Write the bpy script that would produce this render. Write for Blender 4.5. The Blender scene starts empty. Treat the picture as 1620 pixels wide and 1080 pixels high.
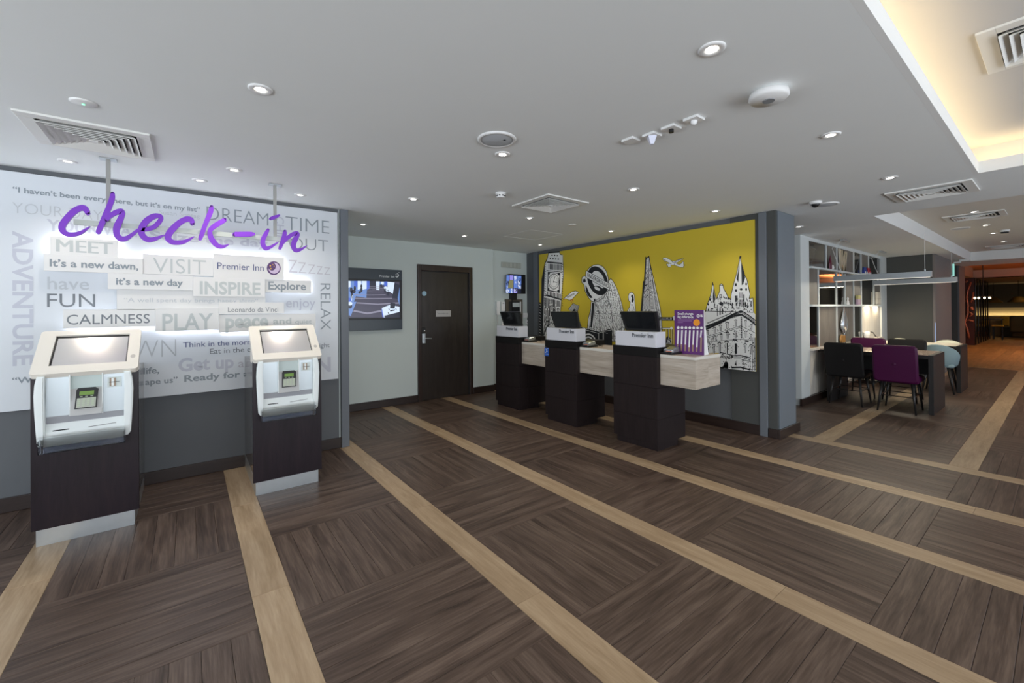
import bpy, bmesh, math, random
from mathutils import Vector, Matrix
from mathutils.geometry import tessellate_polygon
random.seed(7)
PI = math.pi
scn = bpy.context.scene
COL = scn.collection

# ------------------------------------------------------------------ camera
YAW, PIT, ROL, F, CXP, CYP, H = 0.65278492, 0.00324595, 0.00758343, 671.01, 810.0, 487.85, 1.42
cy_, sy_ = math.cos(YAW), math.sin(YAW)
FW = Vector((sy_*math.cos(PIT), cy_*math.cos(PIT), math.sin(PIT)))
r0 = Vector((cy_, -sy_, 0)); d0 = FW.cross(r0)
RT = math.cos(ROL)*r0 + math.sin(ROL)*d0
DN = -math.sin(ROL)*r0 + math.cos(ROL)*d0
cam = bpy.data.cameras.new('camera'); co = bpy.data.objects.new('camera', cam); COL.objects.link(co)
co.matrix_world = Matrix(((RT.x, -DN.x, -FW.x, 0), (RT.y, -DN.y, -FW.y, 0), (RT.z, -DN.z, -FW.z, H), (0, 0, 0, 1)))
cam.sensor_width = 36; cam.lens = F/1620*36; cam.shift_y = -(540-CYP)/1620
cam.clip_start = 0.05; cam.clip_end = 200
scn.camera = co

def at(px, py, ax, val):
    """point of the real plane (axis ax = val) that the photograph shows at this pixel"""
    v = FW + RT*((px-CXP)/F) + DN*((py-CYP)/F)
    o = (0, 0, H)[ax]
    t = (val-o)/v[ax]
    return Vector((v.x*t, v.y*t, H+v.z*t))

# ------------------------------------------------------------------ world, light, exposure
scn.view_settings.view_transform = 'Standard'; scn.view_settings.look = 'None'
scn.view_settings.exposure = 0.0; scn.view_settings.gamma = 1.0; scn.view_settings.use_curve_mapping = False
w = bpy.data.worlds.new('world'); scn.world = w; w.use_nodes = True
w.node_tree.nodes['Background'].inputs[0].default_value = (0.62, 0.72, 0.9, 1)
w.node_tree.nodes['Background'].inputs[1].default_value = 1.0
scn.cycles.max_bounces = 8; scn.cycles.diffuse_bounces = 5; scn.cycles.sample_clamp_indirect = 6
scn.cycles.use_denoising = True
scn.cycles.caustics_reflective = False; scn.cycles.caustics_refractive = False

def area(name, loc, rot, sx, sy, power, color):
    l = bpy.data.lights.new(name, 'AREA'); l.shape = 'RECTANGLE'; l.size = sx; l.size_y = sy
    l.energy = power; l.color = color
    o = bpy.data.objects.new(name, l); o.location = loc; o.rotation_euler = rot; COL.objects.link(o); return o
# daylight coming in through the glazed street fronts (just outside the glass, facing in and aimed up)
DAY = (0.90, 0.95, 1.0)
UP = math.radians(128)      # upward tilt added to brighten the ceiling, standing in for pavement light
area('daylight_street_front', (1.5, -4.3, 1.1), (UP, 0, 0), 9.6, 1.8, 325, DAY)
area('daylight_cafe_front', (11.5, -4.3, 1.1), (UP, 0, 0), 8.6, 1.8, 42, DAY)
area('daylight_lobby_end', (-4.3, 0.3, 1.1), (UP, 0, -PI/2), 7.8, 1.8, 232, DAY)

# ------------------------------------------------------------------ materials
MATS = {}
def mat(name, col=(.5, .5, .5), rough=.5, metal=0, emit=None, es=0, trans=0, ior=1.45, alpha=1, spec=.5, noise=0, nscale=8, bump=0):
    if name in MATS: return MATS[name]
    m = bpy.data.materials.new(name); m.use_nodes = True
    nt = m.node_tree; b = nt.nodes['Principled BSDF']
    b.inputs['Base Color'].default_value = (*col, 1); b.inputs['Roughness'].default_value = rough
    b.inputs['Metallic'].default_value = metal; b.inputs['IOR'].default_value = ior
    b.inputs['Transmission Weight'].default_value = trans
    b.inputs['Specular IOR Level'].default_value = spec; b.inputs['Alpha'].default_value = alpha
    if emit: b.inputs['Emission Color'].default_value = (*emit, 1); b.inputs['Emission Strength'].default_value = es
    if noise or bump:
        tc = nt.nodes.new('ShaderNodeTexCoord'); n = nt.nodes.new('ShaderNodeTexNoise')
        n.inputs['Scale'].default_value = nscale; n.inputs['Detail'].default_value = 4
        nt.links.new(tc.outputs['Object'], n.inputs['Vector'])
        if noise:
            mx = nt.nodes.new('ShaderNodeMix'); mx.data_type = 'RGBA'
            mx.inputs[6].default_value = (*[c*(1-noise) for c in col], 1)
            mx.inputs[7].default_value = (*[min(1, c*(1+noise)) for c in col], 1)
            nt.links.new(n.outputs['Fac'], mx.inputs[0]); nt.links.new(mx.outputs[2], b.inputs['Base Color'])
        if bump:
            bp = nt.nodes.new('ShaderNodeBump'); bp.inputs['Strength'].default_value = bump; bp.inputs['Distance'].default_value = .002
            nt.links.new(n.outputs['Fac'], bp.inputs['Height']); nt.links.new(bp.outputs[0], b.inputs['Normal'])
    MATS[name] = m; return m

def wood(name, c_dark, c_mid, c_light, rough, grain=1.0, coord='UV', stretch=(1.3, 26, 26), plank_var=.25, axis=None, bump=.15, spec=.5):
    """grain runs along the first texture coordinate"""
    m = bpy.data.materials.new(name); m.use_nodes = True; nt = m.node_tree; N = nt.nodes; L = nt.links
    b = N['Principled BSDF']; b.inputs['Roughness'].default_value = rough; b.inputs['Specular IOR Level'].default_value = spec
    tc = N.new('ShaderNodeTexCoord'); oi = N.new('ShaderNodeObjectInfo')
    sep = N.new('ShaderNodeSeparateXYZ'); L.new(tc.outputs[coord], sep.inputs[0])
    comb = N.new('ShaderNodeCombineXYZ')
    order = axis or 'XYZ'
    for i, a in enumerate(order): L.new(sep.outputs[a], comb.inputs[i])
    rnd = N.new('ShaderNodeMath'); rnd.operation = 'MULTIPLY'; rnd.inputs[1].default_value = 77; L.new(oi.outputs['Random'], rnd.inputs[0])
    # per plank seed: object random + the 10 m offsets baked into the uvs of joined planks
    fl = N.new('ShaderNodeMath'); fl.operation = 'MULTIPLY'; fl.inputs[1].default_value = .1; L.new(sep.outputs['X'], fl.inputs[0])
    fl2 = N.new('ShaderNodeMath'); fl2.operation = 'FLOOR'; L.new(fl.outputs[0], fl2.inputs[0])
    sd = N.new('ShaderNodeMath'); L.new(rnd.outputs[0], sd.inputs[0]); L.new(fl2.outputs[0], sd.inputs[1])
    wn = N.new('ShaderNodeTexWhiteNoise'); wn.noise_dimensions = '1D'; L.new(sd.outputs[0], wn.inputs['W'])
    off = N.new('ShaderNodeVectorMath'); off.operation = 'MULTIPLY'; off.inputs[1].default_value = (9, 9, 9); L.new(wn.outputs['Color'], off.inputs[0])
    add = N.new('ShaderNodeVectorMath'); L.new(comb.outputs[0], add.inputs[0]); L.new(off.outputs[0], add.inputs[1])
    sc = N.new('ShaderNodeVectorMath'); sc.operation = 'MULTIPLY'; sc.inputs[1].default_value = stretch; L.new(add.outputs[0], sc.inputs[0])
    n1 = N.new('ShaderNodeTexNoise'); n1.inputs['Scale'].default_value = 1; n1.inputs['Detail'].default_value = 7; n1.inputs['Roughness'].default_value = .62; n1.inputs['Distortion'].default_value = .6
    L.new(sc.outputs[0], n1.inputs['Vector'])
    sc2 = N.new('ShaderNodeVectorMath'); sc2.operation = 'MULTIPLY'; sc2.inputs[1].default_value = (4.5, 6, 5); L.new(sc.outputs[0], sc2.inputs[0])
    n2 = N.new('ShaderNodeTexNoise'); n2.inputs['Scale'].default_value = 1; n2.inputs['Detail'].default_value = 3; L.new(sc2.outputs[0], n2.inputs['Vector'])
    mixf = N.new('ShaderNodeMix'); mixf.inputs[0].default_value = .3; L.new(n1.outputs['Fac'], mixf.inputs[2]); L.new(n2.outputs['Fac'], mixf.inputs[3])
    cr = N.new('ShaderNodeValToRGB'); e = cr.color_ramp.elements
    e[0].position = .5-.17/grain; e[0].color = (*c_dark, 1); e[1].position = .5+.17/grain; e[1].color = (*c_light, 1)
    k = e.new(.5); k.color = (*c_mid, 1)
    L.new(mixf.outputs[0], cr.inputs[0])
    hv = N.new('ShaderNodeMapRange'); hv.inputs[3].default_value = 1-plank_var; hv.inputs[4].default_value = 1+plank_var; L.new(wn.outputs['Value'], hv.inputs[0])
    mul = N.new('ShaderNodeVectorMath'); mul.operation = 'SCALE'; L.new(cr.outputs[0], mul.inputs[0]); L.new(hv.outputs[0], mul.inputs['Scale'])
    L.new(mul.outputs[0], b.inputs['Base Color'])
    if bump:
        bp = N.new('ShaderNodeBump'); bp.inputs['Strength'].default_value = bump; bp.inputs['Distance'].default_value = .001
        L.new(n2.outputs['Fac'], bp.inputs['Height']); L.new(bp.outputs[0], b.inputs['Normal'])
    MATS[name] = m; return m

M_CEIL = mat('ceiling_paint', (.825, .85, .845), .9, noise=.015, nscale=3)
M_FASCIA = mat('white_fascia_paint', (.82, .83, .82), .7)
M_WALLW = mat('pale_wall_paint', (.60, .66, .64), .75, noise=.02, nscale=3)
M_GREY = mat('grey_wall_paint', (.115, .123, .132), .6, noise=.04, nscale=5)
M_GREYL = mat('grey_post_paint', (.14, .155, .175), .5, noise=.03, nscale=5)
M_GREYD = mat('dark_grey_column_paint', (.065, .068, .065), .65, noise=.04, nscale=5)
M_BASE = wood('dark_baseboard_wood', (.018, .010, .008), (.026, .015, .012), (.036, .022, .018), .35, coord='Object', stretch=(2, 2, 30), plank_var=0)
M_PANELW = mat('white_wall_panel', (.66, .695, .73), .55)
M_PLATE = mat('white_word_plate', (.74, .74, .725), .6)
M_FLOORD = wood('dark_brown_plank', (.036, .022, .016), (.088, .058, .044), (.150, .106, .082), .42, grain=1.15, stretch=(1.5, 20, 20), plank_var=.06, spec=.32)
M_FLOORL = wood('light_oak_plank', (.27, .185, .105), (.37, .265, .165), (.46, .345, .225), .42, grain=1.0, stretch=(1.8, 16, 16), plank_var=.06, spec=.35)
M_FLOORO = wood('amber_plank', (.15, .08, .03), (.25, .14, .055), (.34, .20, .085), .5, grain=1.0, stretch=(1.2, 14, 14), plank_var=.15)
M_SUB = mat('floor_bed', (.02, .016, .013), .9)
M_KIOSK = wood('kiosk_dark_veneer', (.010, .006, .008), (.0145, .009, .013), (.021, .013, .016), .3, coord='Object', axis='ZXY', stretch=(2.5, 24, 24), plank_var=0, bump=.02, spec=.3)
M_STEEL = mat('brushed_steel', (.62, .66, .68), .3, .9, noise=.06, nscale=20)
M_STEELD = mat('polished_grey_steel', (.34, .33, .32), .18, .85)
M_CREAM = mat('cream_plastic', (.80, .755, .68), .28)
M_WHITEP = mat('white_plastic', (.80, .84, .83), .3)
M_SILVP = mat('pale_silver_panel', (.60, .66, .69), .25, .25)
M_MIDP = mat('mid_grey_panel', (.38, .39, .42), .35, .3)
M_SCRK = mat('kiosk_touch_glass', (.62, .60, .59), .16, .6, emit=(.6, .58, .58), es=.13)
M_BLACK = mat('black_plastic', (.012, .012, .013), .35)
M_BLACKM = mat('matte_black', (.02, .02, .02), .7)
M_LCDG = mat('green_lcd', (.12, .2, .04), .3, emit=(.16, .32, .06), es=.3)
M_KEYG = mat('pale_green_keys', (.45, .52, .38), .4)
M_ACRYL = mat('clear_acrylic', (.92, .95, .97), .04, trans=1, ior=1.3)
M_SMOKE = mat('smoked_acrylic_bar', (.12, .13, .17), .08, .5)
M_PEDD = wood('pedestal_dark_laminate', (.013, .008, .008), (.0175, .012, .0125), (.023, .0155, .0155), .5, coord='Object', axis='ZXY', stretch=(2.5, 40, 40), plank_var=0, bump=.05, spec=.22)
M_PEDG = mat('pedestal_top_band', (.008, .007, .007), .45, spec=.25)
M_COUNT = wood('pale_grained_laminate', (.30, .25, .20), (.45, .39, .32), (.56, .505, .44), .4, coord='Object', axis='YZX', stretch=(1.3, 13, 1.6), plank_var=0, bump=0)
M_COUNTE = mat('cream_counter_edge', (.68, .66, .60), .35)
M_CTOP = wood('pale_counter_top', (.46, .36, .27), (.58, .47, .37), (.68, .58, .47), .3, coord='Object', axis='YXZ', stretch=(1.3, 13, 13), plank_var=0, bump=0)
M_WBOX = mat('gloss_white_acrylic', (.66, .67, .72), .15)
M_DOOR = wood('dark_door_veneer', (.022, .016, .013), (.030, .023, .019), (.040, .031, .026), .3, coord='Object', axis='ZXY', stretch=(2, 18, 18), plank_var=0, bump=.02)
M_DFRAME = wood('dark_door_frame', (.024, .014, .011), (.034, .021, .017), (.046, .029, .024), .28, coord='Object', axis='ZXY', stretch=(2, 18, 18), plank_var=0, bump=.02)
M_YEL = mat('mustard_mural_print', (.60, .46, .03), .5, noise=.03, nscale=2)
M_MBLK = mat('mural_black_ink', (.012, .014, .017), .5)
M_MWHT = mat('mural_white_ink', (.82, .83, .82), .5)
M_MGRY = mat('mural_grey_ink', (.22, .23, .24), .5)
M_RED = mat('red_ink', (.5, .03, .02), .5)
M_PURP = mat('sign_purple', (.23, .045, .60), .4)
M_TPUR = mat('print_purple', (.10, .05, .16), .6)
M_TNAVY = mat('print_navy', (.11, .13, .24), .6)
M_T1 = mat('print_dark_grey', (.18, .20, .22), .6)
M_T2 = mat('print_mid_grey', (.26, .30, .33), .6)
M_T3 = mat('print_light_grey', (.44, .47, .49), .6)
M_T4 = mat('print_lavender_grey', (.51, .53, .60), .6)
M_T5 = mat('print_faint_grey', (.53, .56, .585), .6)
M_T6 = mat('print_plate_grey', (.50, .54, .535), .6)
M_T7 = mat('print_faint_rose_grey', (.50, .495, .54), .6)
M_LED = mat('led_strip', (1, 1, 1), .5, emit=(.86, .88, 1.0), es=16)
M_COVE = mat('warm_cove_led', (1, .9, .7), .5, emit=(1.0, .76, .44), es=6.5)
M_LAMP = mat('downlight_lens', (1, 1, 1), .5, emit=(1.0, .93, .80), es=14)
M_LAMPD = mat('dim_downlight_lens', (1, 1, 1), .5, emit=(1.0, .97, .90), es=1.6)
M_RIM = mat('white_metal_trim', (.78, .78, .77), .4)
M_VENT = mat('vent_white_metal', (.78, .78, .75), .5)
M_VENTB = mat('vent_cavity_shade', (.03, .03, .03), .9)
M_SPK = mat('speaker_grille', (.50, .53, .56), .6)
M_DIV = wood('pale_shelf_laminate', (.56, .52, .46), (.64, .60, .54), (.70, .66, .61), .45, coord='Object', axis='ZXY', stretch=(1.5, 10, 10), plank_var=0, bump=0)
M_DIVE = mat('shelf_white_edge', (.66, .70, .70), .5)
M_DIVB = wood('taupe_back_panel', (.12, .108, .092), (.155, .14, .12), (.19, .172, .148), .5, coord='Object', axis='ZXY', stretch=(1.5, 10, 10), plank_var=0, bump=0)
M_MIRR = mat('smoked_mirror', (.20, .20, .19), .03, .95)
M_TBL = wood('dark_table_laminate', (.012, .010, .010), (.017, .015, .014), (.024, .021, .020), .5, coord='Object', axis='ZXY', stretch=(2, 30, 30), plank_var=0, bump=.03, spec=.25)
M_TTOP = wood('brown_table_top', (.17, .12, .095), (.24, .175, .14), (.30, .225, .18), .22, coord='Object', axis='YXZ', stretch=(2, 20, 20), plank_var=0, bump=.02)
M_TTOPLIT = mat('lamp_bright_table_top', (.74, .70, .60), .25)  # brightened colour holds the pendant's reflection on the far table
M_LEATH = mat('black_leather', (.010, .009, .009), .45, spec=.3, bump=.3, nscale=60)
M_PLUM = mat('plum_leather', (.060, .003, .042), .38, spec=.4, bump=.3, nscale=60)
M_BLUEC = mat('pale_blue_fabric', (.25, .35, .38), .8, bump=.3, nscale=90)
M_WHITC = mat('cream_shell', (.68, .70, .58), .5)
M_LEGD = mat('dark_metal_leg', (.03, .028, .027), .3, .4)
M_PEND = mat('silver_pendant_body', (.36, .39, .41), .4, .4)
M_PENDL = mat('pendant_diffuser', (1, 1, 1), .5, emit=(1.0, .92, .75), es=1.0)
M_GLASS = mat('clear_glass', (.96, .98, 1.0), .03, trans=1, ior=1.45)
M_WIN = mat('window_glass', (.9, .95, .95), .02, trans=1, ior=1.1)
M_ORANGELIT = mat('orange_lit_ceiling', (.62, .30, .14), .8)  # the bar's warm orange light is put into this ceiling colour
M_CERAM = mat('amber_ceramic', (.42, .22, .07), .35)
M_BLUE = mat('blue_sticker', (.02, .12, .55), .5)
M_WHITE = mat('plain_white', (.82, .82, .82), .5)
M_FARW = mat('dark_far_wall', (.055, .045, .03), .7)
M_FARGLOW = mat('glow_lit_far_wall', (.42, .34, .20), .7)  # paler than the wall above: yellowish glow painted into the colour
M_BURG = mat('burgundy_panel', (.055, .012, .009), .35)
M_BRONZE = mat('rose_metal_branch', (.42, .17, .12), .35, .3)
M_GLOSSB = mat('gloss_black_slat', (.012, .010, .009), .12)
M_YSH = mat('ochre_shade', (.20, .12, .012), .6)
M_YFAB = mat('ochre_fabric', (.42, .28, .04), .7)
M_BULB = mat('filament_bulb', (1, .8, .5), .3, emit=(1.0, .72, .35), es=12)
M_GREENE = mat('exit_glass', (.35, .75, .68), .2, emit=(.35, .8, .7), es=.7)

def screen(name, col, es=1.0): return mat(name, (.02, .02, .02), .25, emit=col, es=es)

# ------------------------------------------------------------------ object helpers
def tag(o, label=None, cat=None, group=None, kind=None):
    if label: o['label'] = label
    if cat: o['category'] = cat
    if group: o['group'] = group
    if kind: o['kind'] = kind
    return o
def thing(name, label, cat, loc=(0, 0, 0), group=None, rz=0):
    o = bpy.data.objects.new(name, None); o.empty_display_size = .05; o.location = loc; o.rotation_euler = (0, 0, rz)
    COL.objects.link(o); return tag(o, label, cat, group)
def link(name, me, m=None, parent=None, loc=(0, 0, 0), label=None, kind=None):
    if m is not None and not me.materials: me.materials.append(m)
    o = bpy.data.objects.new(name, me); COL.objects.link(o); o.location = loc
    if parent: o.parent = parent
    return tag(o, label, kind=kind)
def bmobj(name, bm, m, parent=None, label=None, kind=None, smooth=False, world=False, loc=(0, 0, 0)):
    """world=True: the verts are in world coordinates, shift them into the parent's frame"""
    if world and parent is not None:
        base = Vector((0, 0, 0)); p = parent
        while p: base += p.location; p = p.parent
        bmesh.ops.translate(bm, vec=-base, verts=bm.verts)
    if smooth:
        big = max(f.calc_area() for f in bm.faces)*.5 if smooth == 'edge' else 1e9
        for f in bm.faces: f.smooth = f.calc_area() < big
    me = bpy.data.meshes.new(name); bm.normal_update(); bm.to_mesh(me); bm.free()
    for mm in (m if isinstance(m, (list, tuple)) else [m]): me.materials.append(mm)
    return link(name, me, None, parent, loc, label, kind)
def B(*boxes, bev=0, bm=None):
    """bmesh of boxes (x0,x1,y0,y1,z0,z1)"""
    bm = bm or bmesh.new()
    for b in boxes:
        x0, x1, y0, y1, z0, z1 = b[:6]
        mx = Matrix.Translation(((x0+x1)/2, (y0+y1)/2, (z0+z1)/2)) @ Matrix.Diagonal((abs(x1-x0), abs(y1-y0), abs(z1-z0), 1))
        r = bmesh.ops.create_cube(bm, size=1, matrix=mx)
        if bev:
            es = list({e for v in r['verts'] for e in v.link_edges})
            bmesh.ops.bevel(bm, geom=es, offset=bev, segments=2, affect='EDGES', profile=.5)
    return bm
def cyl(p, q, r1, r2=None, seg=16, bm=None, caps=True):
    bm = bm or bmesh.new(); p = Vector(p); q = Vector(q); d = q-p
    rot = d.to_track_quat('Z', 'Y').to_matrix().to_4x4()
    bmesh.ops.create_cone(bm, cap_ends=caps, segments=seg, radius1=r1, radius2=r1 if r2 is None else r2, depth=d.length, matrix=Matrix.Translation((p+q)/2) @ rot)
    return bm
def sphere(c, r, sx=1, sy=1, sz=1, seg=16, bm=None):
    bm = bm or bmesh.new()
    bmesh.ops.create_uvsphere(bm, u_segments=seg, v_segments=seg//2+2, radius=r, matrix=Matrix.Translation(c) @ Matrix.Diagonal((sx, sy, sz, 1)))
    return bm
def lathe(prof, c=(0, 0, 0), seg=24, bm=None):
    bm = bm or bmesh.new(); rings = []
    for r, z in prof:
        rings.append([bm.verts.new((c[0]+max(r, 1e-4)*math.cos(2*PI*i/seg), c[1]+max(r, 1e-4)*math.sin(2*PI*i/seg), c[2]+z)) for i in range(seg)])
    for a, b in zip(rings, rings[1:]):
        for i in range(seg):
            bm.faces.new((a[i], a[(i+1) % seg], b[(i+1) % seg], b[i]))
    bmesh.ops.recalc_face_normals(bm, faces=bm.faces)
    return bm
def squash(bm, k):
    for v in bm.verts: v.co.y *= k
    return bm
def prism(pts, n, thick, bm=None, mi=0):
    """extrude the planar polygon pts (Vectors) along n by thick"""
    bm = bm or bmesh.new(); n = Vector(n)
    a = [bm.verts.new(p) for p in pts]; b = [bm.verts.new(Vector(p)+n*thick) for p in pts]
    fs = [bm.faces.new(a), bm.faces.new(b[::-1])]
    for i in range(len(pts)): j = (i+1) % len(pts); fs.append(bm.faces.new((a[j], a[i], b[i], b[j])))
    for f in fs: f.material_index = mi
    bmesh.ops.recalc_face_normals(bm, faces=fs)
    return bm
def tube(pts, r, seg=6, bm=None):
    bm = bm or bmesh.new(); pts = [Vector(p) for p in pts]; rings = []
    for i, p in enumerate(pts):
        d = (pts[min(i+1, len(pts)-1)]-pts[max(i-1, 0)]).normalized()
        u = d.orthogonal().normalized() if not rings else (prev-d*prev.dot(d)).normalized()
        prev = u; v = d.cross(u); rr = r[i] if isinstance(r, (list, tuple)) else r
        rings.append([bm.verts.new(p+u*rr*math.cos(2*PI*k/seg)+v*rr*math.sin(2*PI*k/seg)) for k in range(seg)])
    for a, b in zip(rings, rings[1:]):
        for k in range(seg): bm.faces.new((a[k], a[(k+1) % seg], b[(k+1) % seg], b[k]))
    bm.faces.new(rings[0][::-1]); bm.faces.new(rings[-1]); bmesh.ops.recalc_face_normals(bm, faces=bm.faces)
    return bm
def struct(name, bm, m, label=None, cat=None, parent=None):
    o = bmobj(name, bm, m, parent); o['kind'] = 'structure'
    if label: o['label'] = label
    if cat: o['category'] = cat
    return o
def copy_tree(o, loc=None, label=None, parent=None):
    c = o.copy(); COL.objects.link(c)
    if parent: c.parent = parent
    if loc is not None: c.location = loc
    if label: c['label'] = label
    for ch in list(kids[o.name]) if o.name in kids else []: copy_tree(ch, parent=c)
    return c
kids = {}
def learn(o):
    """remember children (and theirs) for copy_tree"""
    kids[o.name] = [c for c in COL.objects if c.parent == o]
    for c in kids[o.name]: learn(c)

# flat print: polygons on a plane, given where the photograph shows them
class Print:
    def __init__(s, ax, val, mats, step=.0006, T=lambda x, y: (x, y), toward=-1):
        s.bm = bmesh.new(); s.ax = ax; s.val = val; s.mats = mats; s.step = step; s.T = T; s.k = 0; s.tw = toward; s.wf = 1.0
    def P(s, p, lvl): x, y = s.T(*p); return at(x, y, s.ax, s.val + s.tw*s.step*lvl)
    def poly(s, pts, mi=0, lvl=1):
        vs = [s.bm.verts.new(s.P(p, lvl)) for p in pts]
        tris = [tuple(range(len(vs)))] if len(vs) < 5 else tessellate_polygon([[Vector((p[0], p[1], 0)) for p in pts]])
        for t_ in tris:
            try: f = s.bm.faces.new([vs[i] for i in t_]); f.material_index = mi
            except ValueError: pass
    def line(s, pts, w, mi=0, lvl=2):
        w = w*s.wf
        for (x0, y0), (x1, y1) in zip(pts, pts[1:]):
            dx, dy = x1-x0, y1-y0; l = math.hypot(dx, dy) or 1; nx, ny = -dy/l*w/2, dx/l*w/2
            s.poly([(x0+nx, y0+ny), (x1+nx, y1+ny), (x1-nx, y1-ny), (x0-nx, y0-ny)], mi, lvl)
    def outline(s, pts, w, mi=0, lvl=2): s.line(list(pts)+[pts[0]], w, mi, lvl)
    def ell(s, cx, cy, rx, ry, mi=0, lvl=1, n=24, a0=0, a1=360, rot=0):
        c, q = math.cos(rot), math.sin(rot); P = []
        for i in range(n+1 if a1-a0 < 360 else n):
            a = math.radians(a0+(a1-a0)*i/n); u, v = rx*math.cos(a), ry*math.sin(a); P.append((cx+u*c-v*q, cy+u*q+v*c))
        s.poly(P, mi, lvl)
    def done(s, name, parent, label=None):
        o = bmobj(name, s.bm, s.mats, parent, label, world=True); return o

def inside(x, y, poly):
    c = False; j = len(poly)-1
    for i in range(len(poly)):
        xi, yi = poly[i]; xj, yj = poly[j]
        if (yi > y) != (yj > y) and x < (xj-xi)*(y-yi)/(yj-yi)+xi: c = not c
        j = i
    return c

# lettering
_cache = {}
def glyphs(body, offset, shear=0):
    k = (body, offset, shear)
    if k in _cache: return _cache[k]
    cu = bpy.data.curves.new('lettering', 'FONT'); cu.body = body; cu.size = 1; cu.offset = offset; cu.shear = shear
    cu.resolution_u = 3; cu.fill_mode = 'FRONT'
    o = bpy.data.objects.new('lettering', cu); COL.objects.link(o)
    dg = bpy.context.evaluated_depsgraph_get(); me = bpy.data.meshes.new_from_object(o.evaluated_get(dg))
    V = [v.co.copy() for v in me.vertices]; Fc = [tuple(p.vertices) for p in me.polygons]
    bpy.data.objects.remove(o); bpy.data.meshes.remove(me); bpy.data.curves.remove(cu)
    _cache[k] = (V, Fc); return V, Fc
def word(name, body, org, u, v, width, cap, m, parent, offset=0.0, nrm=None, lift=.001, thick=0, ref='H', label=None, dup=0):
    """lettering with its left baseline at org; u, v = reading and up directions"""
    V, Fc = glyphs(body, offset)
    if dup: V, Fc = V+[Vector((p.x+dup, p.y, .0005)) for p in V], Fc+[tuple(i+len(V) for i in f) for f in Fc]
    R, _ = glyphs(ref, 0.0); ch = max(p.y for p in R)
    x0 = min(p.x for p in V); x1 = max(p.x for p in V)
    sx = width/(x1-x0) if width else cap/ch; sy = cap/ch
    n = Vector(nrm) if nrm is not None else Vector(u).cross(Vector(v)); org = Vector(org); u = Vector(u); v = Vector(v)
    bm = bmesh.new(); vs = [bm.verts.new(org+u*((p.x-x0)*sx)+v*(p.y*sy)+n*(lift+p.z)) for p in V]
    for f in Fc:
        try: bm.faces.new([vs[i] for i in f])
        except ValueError: pass
    bmesh.ops.recalc_face_normals(bm, faces=bm.faces)
    if thick:
        r = bmesh.ops.extrude_face_region(bm, geom=bm.faces[:]); bmesh.ops.translate(bm, vec=n*thick, verts=[g for g in r['geom'] if isinstance(g, bmesh.types.BMVert)])
        bmesh.ops.recalc_face_normals(bm, faces=bm.faces)
    return bmobj(name, bm, m, parent, label, world=True)

# ================================================================== SETTING
ZC = 2.483           # main ceiling
YL, YB, XM = 4.62, 6.20, 5.10   # left wall, back wall, mural wall planes
# ---- floor: every plank a part
floor = struct('floor', B((-4, 34, -4, 6.4, -.06, -.006)), M_SUB)
P_, W_ = .8325, .168
strips = [-.672+1.003*i for i in range(-3, 7)]          # centres of the oak strips (run along Y)
YB0 = .55-.8325*6
def plank_mesh(name, L_, W, m, bev=.0016):
    bm = bmesh.new(); hw, hl = W/2-.0006, L_/2-.0006
    lo = [(-hl, -hw), (hl, -hw), (hl, hw), (-hl, hw)]; hi = [(-hl+bev, -hw+bev), (hl-bev, -hw+bev), (hl-bev, hw-bev), (-hl+bev, hw-bev)]
    a = [bm.verts.new((x, y, -.006)) for x, y in lo]; c = [bm.verts.new((x, y, -.0012)) for x, y in lo]; b = [bm.verts.new((x, y, 0)) for x, y in hi]
    bm.faces.new(b)
    for i in range(4):
        j = (i+1) % 4; bm.faces.new((a[i], a[j], c[j], c[i])); bm.faces.new((c[i], c[j], b[j], b[i]))
    uv = bm.loops.layers.uv.new('UVMap')
    for f in bm.faces:
        for l in f.loops: l[uv].uv = (l.vert.co.x+5, l.vert.co.y)
    me = bpy.data.meshes.new(name); bm.to_mesh(me); bm.free(); me.materials.append(m); return me
planks = []   # (cx, cy, rot90, L, W, kind)
def block(x0, x1, y0, y1, along_y, kind='d'):
    n = 8
    if along_y:
        w = (x1-x0)/n
        if w < .03: return
        for i in range(n): planks.append((x0+w*(i+.5), (y0+y1)/2, 1, y1-y0, w, kind))
    else:
        w = (y1-y0)/n
        if w < .02: return
        for i in range(n): planks.append(((x0+x1)/2, y0+w*(i+.5), 0, x1-x0, w, kind))
def wall_at(x):  # far Y limit of the floor at this x
    return 4.62 if x < 1.25 else (6.2 if x < 5.1 else 2.6)
for i, sx in enumerate(strips):
    # strip planks
    y = -4.0+.37*(i % 3)
    top = wall_at(sx)
    if y > -4: planks.append((sx, (-4+y)/2, 1, y+4, W_, 'l'))
    while y < top:
        y2 = min(y+1.22, top); planks.append((sx, (y+y2)/2, 1, y2-y, W_, 'l')); y = y2
    # blocks to the right of it
    if i < len(strips)-1:
        x0, x1 = sx+W_/2, strips[i+1]-W_/2; top = wall_at((x0+x1)/2 if i != 3 else 0)
        for j in range(16):
            y0, y1 = max(-4, YB0+P_*j), min(YB0+P_*(j+1), 6.2 if x0 > 1.2 else top)
            if y1-y0 < .02: continue
            # strip index 3 is X=2.34; parity fixed from the photograph
            block(x0, x1, y0, y1, ((i + j) % 2 == 0))
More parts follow.
